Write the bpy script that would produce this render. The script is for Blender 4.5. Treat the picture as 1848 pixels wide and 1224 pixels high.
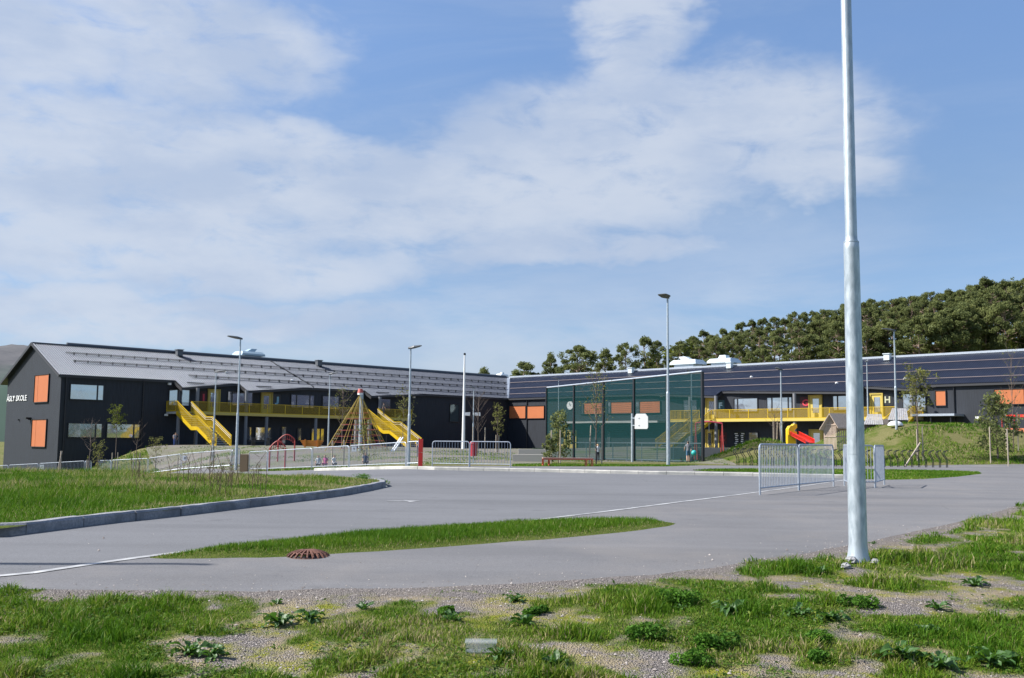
import bpy, math, random, sys, time
import numpy as np
from mathutils import Vector, Matrix
from mathutils.geometry import delaunay_2d_cdt
T00 = time.time()
for o in list(bpy.data.objects): bpy.data.objects.remove(o, do_unlink=True)
sc = bpy.context.scene
COL = sc.collection
R = math.radians
random.seed(7); rng = np.random.default_rng(7)

# ------------------------------------------------------------ camera
FPX, CX, CY, CAMZ = 1900.0, 924.0, 612.0, 1.05
PITCH, ROLL = math.atan(0.1), R(0.6)
cam = bpy.data.objects.new('camera', bpy.data.cameras.new('camera')); COL.objects.link(cam)
CM = Matrix.Rotation(R(90) + PITCH, 3, 'X') @ Matrix.Rotation(ROLL, 3, 'Z')
cam.matrix_world = Matrix.Translation((0, 0, CAMZ)) @ CM.to_4x4()
cam.data.sensor_width = 36; cam.data.lens = 36 * FPX / 1848
cam.data.clip_start = 0.1; cam.data.clip_end = 9000
sc.camera = cam

# ------------------------------------------------------------ sun, sky, exposure
SUN_EL, SUN_PHI = 42.0, 3.0                   # elevation; degrees from -X towards the viewer
sdir = Vector((-math.cos(R(SUN_PHI)) * math.cos(R(SUN_EL)), -math.sin(R(SUN_PHI)) * math.cos(R(SUN_EL)), math.sin(R(SUN_EL))))
sun = bpy.data.objects.new('sun', bpy.data.lights.new('sun', 'SUN')); COL.objects.link(sun)
sun.data.energy = 4.6; sun.data.angle = R(0.53); sun.data.color = (1.0, 0.965, 0.915)
sun.rotation_euler = (-sdir).to_track_quat('-Z', 'Y').to_euler()
sc.view_settings.view_transform = 'Standard'; sc.view_settings.look = 'None'
sc.view_settings.exposure = 0.95; sc.view_settings.gamma = 1.0
sc.view_settings.use_curve_mapping = False

w = bpy.data.worlds.new('World'); sc.world = w; w.use_nodes = True
nt = w.node_tree; nt.nodes.clear()
def N(t, **kw):
    n = nt.nodes.new(t)
    for k, v in kw.items(): setattr(n, k, v)
    return n
def L(a, b): nt.links.new(a, b)
def val(x, sock):
    if isinstance(x, (int, float)): sock.default_value = x
    else: L(x, sock)
def M_(op, a, b=0.0, c=0.0, clamp=False):
    n = N('ShaderNodeMath', operation=op); n.use_clamp = clamp
    val(a, n.inputs[0]); val(b, n.inputs[1])
    if len(n.inputs) > 2: val(c, n.inputs[2])
    return n.outputs[0]
def MR(x, a, b, c=0.0, d=1.0, smooth=True):
    n = N('ShaderNodeMapRange'); n.interpolation_type = 'SMOOTHSTEP' if smooth else 'LINEAR'; n.clamp = True
    val(x, n.inputs[0]); 
    for i, v in enumerate((a, b, c, d)): n.inputs[1 + i].default_value = v
    return n.outputs[0]
def NOI(vec, scale, det=6, rough=0.55, dist=0.0):
    n = N('ShaderNodeTexNoise'); n.inputs['Scale'].default_value = scale; n.inputs['Detail'].default_value = det
    n.inputs['Roughness'].default_value = rough; n.inputs['Distortion'].default_value = dist; L(vec, n.inputs['Vector'])
    return n.outputs['Fac']
sky = N('ShaderNodeTexSky', sky_type='NISHITA'); sky.sun_disc = False
sky.sun_elevation = R(SUN_EL); sky.sun_rotation = math.atan2(sdir.x, sdir.y)
sky.altitude = 50; sky.air_density = 1.0; sky.dust_density = 0.6; sky.ozone_density = 2.2
tc = N('ShaderNodeTexCoord'); sp = N('ShaderNodeSeparateXYZ'); L(tc.outputs['Generated'], sp.inputs[0])
U = M_('ARCTAN2', sp.outputs[0], sp.outputs[1]); V = M_('ARCSINE', sp.outputs[2])
def comb(a, b, c=0.0):
    n = N('ShaderNodeCombineXYZ'); val(a, n.inputs[0]); val(b, n.inputs[1]); val(c, n.inputs[2]); return n.outputs[0]
# cloud banks: (centre azimuth, elevation, half widths) in radians over the scene
def bank(px, py, rx, ry): return ((px - CX) / FPX, (802 - py) / FPX, rx / FPX, ry / FPX)
BANKS = [bank(330, 485, 560, 75), bank(250, 590, 560, 60), bank(1010, 470, 330, 45), bank(250, 400, 560, 110), bank(880, 370, 520, 110), bank(150, 330, 430, 120), bank(330, 130, 300, 150), bank(620, 330, 420, 85), bank(1130, 270, 420, 130), bank(1400, 255, 250, 110),
         bank(1160, 95, 130, 170), bank(30, 180, 200, 110), bank(1450, 340, 200, 60)]
wob = NOI(comb(U, M_('MULTIPLY', V, 1.8), 3.3), 5.0, 5, 0.6)
wob2 = NOI(comb(U, M_('MULTIPLY', V, 1.8), 9.1), 5.0, 5, 0.6)
Uw = M_('ADD', U, M_('MULTIPLY', M_('SUBTRACT', wob, 0.5), 0.22)); Vw = M_('ADD', V, M_('MULTIPLY', M_('SUBTRACT', wob2, 0.5), 0.11))
acc = 0.0
for (uc, vc, ru, rv) in BANKS:
    a = M_('DIVIDE', M_('SUBTRACT', Uw, uc), ru); b = M_('DIVIDE', M_('SUBTRACT', Vw, vc), rv)
    d = M_('ADD', M_('MULTIPLY', a, a), M_('MULTIPLY', b, b))
    m = MR(d, 0.15, 1.55, 1.0, 0.0)
    acc = m if isinstance(acc, float) else M_('MAXIMUM', acc, m)
# thin streaks everywhere (also outside the view), plus the banks
streak = NOI(comb(M_('MULTIPLY', U, 0.55), M_('MULTIPLY', V, 2.2), 1.7), 5.5, 8, 0.62, 0.5)
fine = NOI(comb(M_('MULTIPLY', U, 1.0), M_('MULTIPLY', V, 2.3), 4.0), 15.0, 8, 0.6, 0.35)
low = MR(V, 0.0, 0.28, 1.0, 0.25)
thin = M_('MULTIPLY', MR(streak, 0.34, 0.64), M_('MULTIPLY', low, 0.85))
side = MR(M_('ABSOLUTE', U), 0.5, 1.0)
wide = M_('MULTIPLY', MR(NOI(comb(U, M_('MULTIPLY', V, 2.0), 6.0), 2.2, 6, 0.55), 0.48, 0.7), side)
dens = M_('MAXIMUM', M_('MULTIPLY', acc, MR(M_('ADD', fine, M_('MULTIPLY', acc, 0.28)), 0.40, 0.80, 0.15, 1.0)), M_('MAXIMUM', thin, M_('MULTIPLY', wide, 0.8)))
right_clear = MR(U, 0.26, 0.42, 1.0, 0.45)
dens = M_('MULTIPLY', dens, M_('MAXIMUM', right_clear, acc), clamp=True)
dens = M_('MULTIPLY', dens, 0.86)
shade = NOI(comb(U, M_('MULTIPLY', V, 2.5), 8.0), 6.0, 6, 0.55)
SKY_STR = 0.130
hzr = N('ShaderNodeValToRGB'); L(MR(V, 0.0, 0.5, 0.0, 1.0, False), hzr.inputs[0])   # spring haze: the pale rim of the model sky is denser and bluer here
for k_, (p_, c_) in enumerate([(0.0, (.30, .37, .47)), (.18, (.39, .44, .55)), (.45, (.51, .52, .56)), (.74, (.60, .64, .71)), (1.0, (.75, .75, .78))]):
    if k_ > 1: hzr.color_ramp.elements.new(p_)
    hzr.color_ramp.elements[k_].position = p_; hzr.color_ramp.elements[k_].color = (*c_, 1)
hz = N('ShaderNodeMixRGB'); hz.blend_type = 'MULTIPLY'; hz.inputs[0].default_value = 1.0
L(sky.outputs[0], hz.inputs[1]); L(hzr.outputs[0], hz.inputs[2])
cc = N('ShaderNodeMixRGB'); L(MR(shade, 0.36, 0.62), cc.inputs[0])
cc.inputs[1].default_value = (2.0, 2.35, 3.0, 1); cc.inputs[2].default_value = (2.55, 2.80, 3.25, 1)
mx = N('ShaderNodeMixRGB'); L(dens, mx.inputs[0]); L(hz.outputs[0], mx.inputs[1]); L(cc.outputs[0], mx.inputs[2])
bg = N('ShaderNodeBackground'); bg.inputs[1].default_value = SKY_STR; L(mx.outputs[0], bg.inputs[0])
wo = N('ShaderNodeOutputWorld'); L(bg.outputs[0], wo.inputs[0])
try: w.cycles.sampling_method = 'MANUAL'; w.cycles.sample_map_resolution = 512
except Exception: pass
sc.cycles.max_bounces = 6; sc.cycles.transparent_max_bounces = 12

# ------------------------------------------------------------ projection helpers
def ray(px, py): return CM @ Vector(((px - CX) / FPX, -(py - CY) / FPX, -1))
def at(px, py, Y):
    r = ray(px, py); k = Y / r.y
    return Vector((r.x * k, Y, CAMZ + r.z * k))
CMI = CM.transposed()
def proj(p):
    q = CMI @ (Vector(p) - Vector((0, 0, CAMZ)))
    return CX + FPX * q.x / -q.z, CY - FPX * q.y / -q.z
# ------------------------------------------------------------ noise and terrain
def _h(ix, iy, s):
    n = (ix.astype(np.int64) * 374761393 + iy.astype(np.int64) * 668265263 + s * 1274126177) & 0x7fffffff
    n = ((n ^ (n >> 13)) * 1274126177) & 0x7fffffff
    return ((n ^ (n >> 16)) & 0xffff) / 65535.0
def vnoise(x, y, s=0):
    x = np.asarray(x, float); y = np.asarray(y, float)
    ix = np.floor(x); iy = np.floor(y); fx = x - ix; fy = y - iy
    fx = fx * fx * (3 - 2 * fx); fy = fy * fy * (3 - 2 * fy)
    a = _h(ix, iy, s); b = _h(ix + 1, iy, s); c = _h(ix, iy + 1, s); d = _h(ix + 1, iy + 1, s)
    return (a * (1 - fx) + b * fx) * (1 - fy) + (c * (1 - fx) + d * fx) * fy
def fbm(x, y, sc_=1.0, o=4, s=0):
    t = 0; a = .5; n = 0
    for i in range(o):
        t = t + a * vnoise(np.asarray(x) * sc_ + 17 * i, np.asarray(y) * sc_ - 9 * i, s + i); n += a; a *= .5; sc_ *= 2.03
    return t / n
def ss(x, a, b):
    t = np.clip((np.asarray(x, float) - a) / (b - a), 0, 1); return t * t * (3 - 2 * t)
def H0(x, y):
    x = np.asarray(x, float); y = np.asarray(y, float)
    z = np.interp(y, [-40, 0, 5, 6.5, 9, 11, 14, 20, 45, 70], [-1.5, -.62, -.50, -.40, -.19, -.09, -.04, 0, .05, .02])
    z = z - np.minimum(.063 * np.maximum(0, -4 - x), 2.4) * ss(y, 26, 46)
    # school yard, a step up from the road
    y0 = 58 + 24 * ss(x, -3, 3) + 20 * (1 - ss(x, -28, -18)); top = .58 + .24 * ss(x, 0, 15)
    wgt = ss((y - y0) / np.maximum(88 + 5 * (1 - ss(x, -28, -18)) - y0, 1), 0, 1) * ss(x, -37, -31)
    z = z * (1 - wgt) + top * wgt
    # mounds
    m1 = np.exp(-(((x - 16.0) / 2.9) ** 2 + ((y - 66.5) / 3.6) ** 2)); z = z + 1.5 * m1
    m2 = ss(x, 19.5, 27) * (1 - .75 * ss(x, 31.5, 41)) * ss(y, 58.5, 73) * (1 - ss(y, 80, 90)); z = z + (2.75 + .35 * (fbm(x, y, .3) - .5)) * m2
    # wooded hill behind the school
    z = z + 22.5 * ss(x, -75, 115) * ss(y, 154, 215)
    far = ss(y, 60, 90)
    z = z + .5 * (fbm(x, y, .08) - .5) * far
    z = z + .10 * (fbm(x, y, .45, 3, 5) - .5) * ss(y, 4, 9) * (1 - ss(y, 9.5, 11.5)) * .8
    return z
def hz0(x, y): return float(H0(np.array([x]), np.array([y]))[0])
def gpix(px, py, dmax=400):
    r = ray(px, py); lo = 3.0; y = lo
    while y < dmax:
        k = y / r.y; z = CAMZ + r.z * k
        if z < hz0(r.x * k, y): break
        y *= 1.01
    a, b = y / 1.01, y
    for _ in range(18):
        m = (a + b) / 2; k = m / r.y
        if CAMZ + r.z * k < hz0(r.x * k, m): b = m
        else: a = m
    k = b / r.y
    return Vector((r.x * k, b, 0))
# ------------------------------------------------------------ mesh builder and things
class MB:
    def __init__(s): s.v = []; s.f = []; s.mi = []
    def add(s, vs, fs, mi=0):
        b = len(s.v); s.v += [tuple(v) for v in vs]; s.f += [tuple(i + b for i in f) for f in fs]; s.mi += [mi] * len(fs); return s
    def quad(s, a, b, c, d, mi=0): return s.add([a, b, c, d], [(0, 1, 2, 3)], mi)
    def box(s, c, size, ax=None, mi=0):
        c = Vector(c); X, Y, Z = ax if ax else (Vector((1, 0, 0)), Vector((0, 1, 0)), Vector((0, 0, 1)))
        X, Y, Z = Vector(X) * size[0] / 2, Vector(Y) * size[1] / 2, Vector(Z) * size[2] / 2
        vs = [c + X * i + Y * j + Z * k for k in (-1, 1) for j in (-1, 1) for i in (-1, 1)]
        return s.add(vs, [(0, 2, 3, 1), (4, 5, 7, 6), (0, 1, 5, 4), (2, 6, 7, 3), (0, 4, 6, 2), (1, 3, 7, 5)], mi)
    def beam(s, a, b, wd, ht, up=(0, 0, 1), mi=0):
        a, b = Vector(a), Vector(b); Z = (b - a); ln = Z.length
        if ln < 1e-6: return s
        Z /= ln; up = Vector(up)
        if abs(Z.dot(up)) > .99: up = Vector((0, 1, 0))
        X = Z.cross(up).normalized(); Y = X.cross(Z).normalized()
        return s.box((a + b) / 2, (wd, ht, ln), (X, Y, Z), mi)
    def tube(s, pts, r, n=8, cap=True, mi=0):
        pts = [Vector(p) for p in pts]; m = len(pts)
        rs = r if isinstance(r, (list, tuple)) else [r] * m
        vs = []; fs = []; prev = None
        for i, p in enumerate(pts):
            t = (pts[min(i + 1, m - 1)] - pts[max(i - 1, 0)])
            if t.length < 1e-9: t = Vector((0, 0, 1))
            t.normalize()
            if prev is None:
                q = Vector((0, 0, 1)) if abs(t.z) < .9 else Vector((1, 0, 0)); X = t.cross(q).normalized()
            else:
                X = prev - t * prev.dot(t)
                if X.length < 1e-6: X = t.orthogonal()
                X.normalize()
            prev = X; Y = t.cross(X)
            for k in range(n):
                a = 2 * math.pi * k / n; vs.append(p + (X * math.cos(a) + Y * math.sin(a)) * rs[i])
        for i in range(m - 1):
            for k in range(n):
                k2 = (k + 1) % n; fs.append((i * n + k, i * n + k2, (i + 1) * n + k2, (i + 1) * n + k))
        if cap: fs.append(tuple(range(n - 1, -1, -1))); fs.append(tuple(range((m - 1) * n, m * n)))
        return s.add(vs, fs, mi)
    def prism(s, poly, d, mi=0):
        d = Vector(d); n = len(poly); vs = [Vector(p) for p in poly] + [Vector(p) + d for p in poly]
        fs = [tuple(range(n - 1, -1, -1)), tuple(range(n, 2 * n))] + [(i, (i + 1) % n, n + (i + 1) % n, n + i) for i in range(n)]
        return s.add(vs, fs, mi)
    def rock(s, c, r, mi=0, seed=0, flat=.7):
        rr = random.Random(seed); vs = []; 
        for k, (z, q) in enumerate([(-.9, .55), (-.35, 1), (.3, .95), (.85, .5)]):
            for i in range(7):
                a = i * 2 * math.pi / 7 + k * .3; m = q * rr.uniform(.78, 1.15)
                vs.append((c[0] + r * m * math.cos(a), c[1] + r * m * math.sin(a), c[2] + r * z * flat * rr.uniform(.85, 1.1)))
        fs = [tuple(range(6, -1, -1)), tuple(range(21, 28))]
        for k in range(3):
            for i in range(7): fs.append((k * 7 + i, k * 7 + (i + 1) % 7, k * 7 + 7 + (i + 1) % 7, k * 7 + 7 + i))
        return s.add(vs, fs, mi)
def mesh(mb, mats, off=(0, 0, 0), smooth=False, name='m'):
    me = bpy.data.meshes.new(name); ox, oy, oz = off
    me.from_pydata([(v[0] - ox, v[1] - oy, v[2] - oz) for v in mb.v], [], mb.f)
    if not isinstance(mats, (list, tuple)): mats = [mats]
    for m in mats: me.materials.append(m)
    if len(mats) > 1: me.polygons.foreach_set('material_index', mb.mi)
    if smooth: me.polygons.foreach_set('use_smooth', [True] * len(me.polygons))
    me.update(); return me
def mesh_np(name, Vv, F, mats, attr=None, smooth=False):
    me = bpy.data.meshes.new(name); nv = len(Vv); nf, k = F.shape
    me.vertices.add(nv); me.vertices.foreach_set('co', np.asarray(Vv, np.float32).ravel())
    me.loops.add(nf * k); me.loops.foreach_set('vertex_index', F.astype(np.int32).ravel())
    me.polygons.add(nf); me.polygons.foreach_set('loop_start', np.arange(0, nf * k, k, dtype=np.int32)); me.polygons.foreach_set('loop_total', np.full(nf, k, np.int32))
    me.update(calc_edges=True)
    if smooth: me.polygons.foreach_set('use_smooth', np.ones(nf, bool))
    if attr is not None:
        for an, arr in attr.items():
            a = me.attributes.new(an, 'FLOAT', 'POINT'); a.data.foreach_set('value', np.asarray(arr, np.float32))
    for m in (mats if isinstance(mats, (list, tuple)) else [mats]): me.materials.append(m)
    return me
BASE = {}
def raw(name, me, parent=None):
    o = bpy.data.objects.new(name, me); COL.objects.link(o)
    if parent is not None: o.parent = parent
    return o
def tag(o, label, cat, group=None):
    o['label'] = label; o['category'] = cat
    if group: o['group'] = group
    return o
def thing(name, label, cat, base, group=None):
    o = bpy.data.objects.new(name, None); COL.objects.link(o); o.location = base; o.empty_display_size = .3
    BASE[o] = Vector(base); return tag(o, label, cat, group)
def part(name, mb, mats, parent, smooth=False, label=None, stuff=False):
    b = BASE[parent]; o = raw(name, mesh(mb, mats, b, smooth, name), parent); BASE[o] = b
    if label: o['label'] = label
    if stuff: o['kind'] = 'stuff'
    return o
def solo(name, mb, mats, label, cat, base, group=None, smooth=False):
    o = raw(name, mesh(mb, mats, base, smooth, name)); o.location = base; BASE[o] = Vector(base)
    return tag(o, label, cat, group)
def struct(name, mb, mats, smooth=False, base=(0, 0, 0)):
    o = raw(name, mesh(mb, mats, base, smooth, name)); o.location = base; BASE[o] = Vector(base); o['kind'] = 'structure'; return o
def dup(root, loc=None, rotz=None, scale=None, label=None, group=None):
    r = root.copy(); COL.objects.link(r)
    if loc is not None: r.location = loc
    if rotz is not None: r.rotation_euler = (0, 0, rotz)
    if scale is not None: r.scale = (scale,) * 3 if isinstance(scale, (int, float)) else scale
    if label: r['label'] = label
    if group: r['group'] = group
    for ch in root.children:
        c = ch.copy(); COL.objects.link(c); c.parent = r
        for g in ch.children:
            d = g.copy(); COL.objects.link(d); d.parent = c
    return r
# ------------------------------------------------------------ materials
def mat(name, c1, rough=.6, metal=0.0, c2=None, nscale=6.0, bump=0.0, bscale=None, spec=.5, c3=None, n3=1.0, stretch=None, detail=5, trans=0.0, backlight=None):
    m = bpy.data.materials.new(name); m.use_nodes = True; t = m.node_tree; b = t.nodes['Principled BSDF']
    b.inputs['Roughness'].default_value = rough; b.inputs['Metallic'].default_value = metal
    b.inputs['Specular IOR Level'].default_value = spec; b.inputs['Base Color'].default_value = (*c1, 1)
    co = t.nodes.new('ShaderNodeTexCoord'); src = co.outputs['Object']
    if stretch:
        mp = t.nodes.new('ShaderNodeMapping'); mp.inputs['Scale'].default_value = stretch; t.links.new(src, mp.inputs[0]); src = mp.outputs[0]
    if c2:
        n = t.nodes.new('ShaderNodeTexNoise'); n.inputs['Scale'].default_value = nscale; n.inputs['Detail'].default_value = detail; t.links.new(src, n.inputs['Vector'])
        r = t.nodes.new('ShaderNodeMapRange'); r.inputs[1].default_value = .35; r.inputs[2].default_value = .65; t.links.new(n.outputs[0], r.inputs[0])
        x = t.nodes.new('ShaderNodeMixRGB'); x.inputs[1].default_value = (*c1, 1); x.inputs[2].default_value = (*c2, 1); t.links.new(r.outputs[0], x.inputs[0]); out = x.outputs[0]
        if c3:
            n2 = t.nodes.new('ShaderNodeTexNoise'); n2.inputs['Scale'].default_value = n3; n2.inputs['Detail'].default_value = 4; t.links.new(src, n2.inputs['Vector'])
            r2 = t.nodes.new('ShaderNodeMapRange'); r2.inputs[1].default_value = .45; r2.inputs[2].default_value = .7; t.links.new(n2.outputs[0], r2.inputs[0])
            x2 = t.nodes.new('ShaderNodeMixRGB'); t.links.new(out, x2.inputs[1]); x2.inputs[2].default_value = (*c3, 1); t.links.new(r2.outputs[0], x2.inputs[0]); out = x2.outputs[0]
        t.links.new(out, b.inputs['Base Color'])
    if bump:
        n = t.nodes.new('ShaderNodeTexNoise'); n.inputs['Scale'].default_value = bscale or nscale * 3; n.inputs['Detail'].default_value = 4; t.links.new(src, n.inputs['Vector'])
        bp = t.nodes.new('ShaderNodeBump'); bp.inputs['Strength'].default_value = bump; bp.inputs['Distance'].default_value = .02; t.links.new(n.outputs[0], bp.inputs['Height']); t.links.new(bp.outputs[0], b.inputs['Normal'])
    if backlight:
        tr = t.nodes.new('ShaderNodeBsdfTranslucent'); tr.inputs[0].default_value = (*backlight, 1)
        mx_ = t.nodes.new('ShaderNodeMixShader'); mx_.inputs[0].default_value = .3; t.links.new(b.outputs[0], mx_.inputs[1]); t.links.new(tr.outputs[0], mx_.inputs[2])
        t.links.new(mx_.outputs[0], t.nodes['Material Output'].inputs[0])
    return m
def leafmat(name, cols, attr='tint', rough=.6, back=.35, spec=.12):
    """cols: colour ramp stops over the per-vertex attribute (a natural colour of each blade or leaf)"""
    m = bpy.data.materials.new(name); m.use_nodes = True; t = m.node_tree; b = t.nodes['Principled BSDF']
    b.inputs['Roughness'].default_value = rough; b.inputs['Specular IOR Level'].default_value = spec
    a = t.nodes.new('ShaderNodeAttribute'); a.attribute_name = attr
    r = t.nodes.new('ShaderNodeValToRGB'); e = r.color_ramp.elements
    while len(e) < len(cols): e.new(.5)
    for i, (p, c) in enumerate(cols): e[i].position = p; e[i].color = (*c, 1)
    t.links.new(a.outputs['Fac'], r.inputs[0]); t.links.new(r.outputs[0], b.inputs['Base Color'])
    tr = t.nodes.new('ShaderNodeBsdfTranslucent'); t.links.new(r.outputs[0], tr.inputs[0])
    mx_ = t.nodes.new('ShaderNodeMixShader'); mx_.inputs[0].default_value = back
    t.links.new(b.outputs[0], mx_.inputs[1]); t.links.new(tr.outputs[0], mx_.inputs[2]); t.links.new(mx_.outputs[0], t.nodes['Material Output'].inputs[0])
    return m
Mt = {}
Mt['steel'] = mat('galvanised_steel', (.33, .38, .41), .44, .5, (.52, .57, .60), 26, .05, 60, stretch=(1, 1, .3), c3=(.40, .45, .47), n3=2.0)
Mt['steel_dull'] = mat('dull_galvanised_steel', (.33, .37, .42), .48, .45, (.43, .47, .52), 10)
Mt['black'] = mat('black_powder_coat', (.012, .013, .015), .45)
Mt['lampgrey'] = mat('lamp_head_grey', (.10, .11, .12), .5)
Mt['wall'] = mat('black_stained_boards', (.0105, .0130, .0180), .62, 0, (.020, .0250, .0345), 3, .4, 20, stretch=(7, 7, .25), spec=.4)
Mt['trimdark'] = mat('dark_metal_trim', (.015, .016, .019), .4)
Mt['fascia'] = mat('grey_fascia', (.030, .030, .033), .5)
Mt['concrete'] = mat('concrete', (.36, .35, .33), .85, 0, (.44, .43, .41), 2, .2, 30)
Mt['column'] = mat('grey_column', (.17, .175, .185), .7)
Mt['kerbc'] = mat('pale_concrete_kerb', (.50, .48, .43), .85, 0, (.38, .37, .34), 4, .3, 30, c3=(.30, .30, .27), n3=1.2)
Mt['granite'] = mat('granite_kerb', (.20, .205, .22), .8, 0, (.30, .30, .31), 30, .5, 50, c3=(.15, .155, .165), n3=3)
Mt['yellow'] = mat('yellow_painted_steel', (.54, .36, .004), .45, 0, (.49, .325, .004), 2)
Mt['yellowdoor'] = mat('glare_muted_door_frame', (.40, .30, .05), .5)  # glare on the frames is put into the colour as a duller yellow
Mt['yellowpale'] = mat('pale_yellow_edge', (.52, .40, .09), .5)
Mt['handrail'] = mat('brushed_handrail', (.45, .39, .28), .5)
Mt['orange'] = mat('orange_blind', (.44, .130, .040), .6, 0, (.415, .122, .037), 1.5)
Mt['red'] = mat('red_paint', (.62, .03, .02), .4, 0, (.55, .03, .02), 3)
Mt['redpole'] = mat('dark_red_paint', (.32, .035, .03), .5)
Mt['benchred'] = mat('orange_red_paint', (.55, .12, .06), .5)
Mt['wood'] = mat('sunlit_weathered_wood', (.50, .38, .29), .8, 0, (.60, .47, .37), 5, .2, 30, stretch=(3, 3, .6))  # paler than the wood itself: missing sunlight on the viewer's side is painted in
Mt['stake'] = mat('stake_wood', (.42, .36, .28), .8, 0, (.32, .27, .21), 6)
Mt['greywood'] = mat('grey_wood', (.30, .29, .29), .85, 0, (.40, .39, .39), 5, .2, 30)
Mt['bark'] = mat('bark', (.10, .075, .06), .9, 0, (.16, .12, .095), 12, .4, 30)
Mt['barkpine'] = mat('pine_bark', (.19, .13, .10), .9, 0, (.27, .19, .15), 6)
Mt['barkbirch'] = mat('birch_bark', (.5, .48, .45), .8, 0, (.3, .28, .26), 6)
Mt['white'] = mat('white_paint', (.78, .78, .76), .5)
Mt['paintline'] = mat('worn_white_paint', (.48, .48, .47), .7, 0, (.27, .27, .27), 5, c3=(.17, .17, .175), n3=1.6)
Mt['pale'] = mat('pale_metal_cowl', (.60, .66, .68), .4, .2)
Mt['bluecowl'] = mat('blue_grey_cowl', (.34, .44, .50), .45, .2)
Mt['rust'] = mat('rusty_iron', (.11, .045, .03), .8, 0, (.17, .075, .05), 12, .3, 60)
Mt['roofpale'] = None
Mt['stone'] = mat('grey_stone', (.20, .20, .20), .85, 0, (.30, .30, .30), 8, .5, 30)
Mt['rope'] = mat('yellow_rope', (.30, .22, .045), .8)
Mt['ropered'] = mat('red_rope', (.28, .05, .04), .8)
Mt['skin'] = mat('skin', (.50, .30, .22), .6)
Mt['turq'] = mat('turquoise_ball', (.03, .38, .36), .4)
Mt['slidey'] = mat('yellow_plastic', (.78, .50, .01), .35)
Mt['netcord'] = mat('green_net_cord', (.004, .035, .030), .8)
def flat(name, c, rough=.6): 
    if name not in Mt: Mt[name] = mat(name, c, rough)
    return Mt[name]
# window glass: coated panes that mirror the sky
def glassmat(name, c, f=.75):
    m = bpy.data.materials.new(name); m.use_nodes = True; b = m.node_tree.nodes['Principled BSDF']
    b.inputs['Base Color'].default_value = (*c, 1); b.inputs['Metallic'].default_value = f; b.inputs['Roughness'].default_value = .06
    t = m.node_tree; n = t.nodes.new('ShaderNodeTexNoise'); n.inputs['Scale'].default_value = .7
    co = t.nodes.new('ShaderNodeTexCoord'); t.links.new(co.outputs['Object'], n.inputs['Vector'])
    bp = t.nodes.new('ShaderNodeBump'); bp.inputs['Strength'].default_value = .25; bp.inputs['Distance'].default_value = .05
    t.links.new(n.outputs[0], bp.inputs['Height']); t.links.new(bp.outputs[0], b.inputs['Normal']); return m
Mt['glass'] = glassmat('window_glass', (.50, .53, .58), .85)
Mt['glassdark'] = glassmat('dark_window_glass', (.10, .13, .14), .7)
def netmat(name, c, alpha):
    m = bpy.data.materials.new(name); m.use_nodes = True; t = m.node_tree; b = t.nodes['Principled BSDF']
    b.inputs['Base Color'].default_value = (*c, 1); b.inputs['Roughness'].default_value = .8; b.inputs['Specular IOR Level'].default_value = .1
    tr = t.nodes.new('ShaderNodeBsdfTransparent'); x = t.nodes.new('ShaderNodeMixShader'); x.inputs[0].default_value = alpha
    t.links.new(tr.outputs[0], x.inputs[1]); t.links.new(b.outputs[0], x.inputs[2]); t.links.new(x.outputs[0], t.nodes['Material Output'].inputs[0]); return m
Mt['net'] = netmat('green_windbreak_mesh', (.002, .040, .040), .46)
Mt['perf'] = netmat('yellow_perforated_sheet', (.42, .275, .004), .26)
def clear(name, c, a):
    m = bpy.data.materials.new(name); m.use_nodes = True; b = m.node_tree.nodes['Principled BSDF']
    b.inputs['Base Color'].default_value = (*c, 1); b.inputs['Roughness'].default_value = .15; b.inputs['Alpha'].default_value = a; return m
Mt['plastic'] = clear('clear_plastic', (.60, .63, .66), .16)
def roofmat(name, c1, c2, rough):
    m = mat(name, c1, rough, 0, c2, 1.2, spec=1.0); m.node_tree.nodes['Principled BSDF'].inputs['Specular Tint'].default_value = (.80, .88, 1.0, 1); return m
Mt['roof'] = roofmat('glazed_black_tiles', (.010, .011, .020), (.015, .016, .027), .36)
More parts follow.
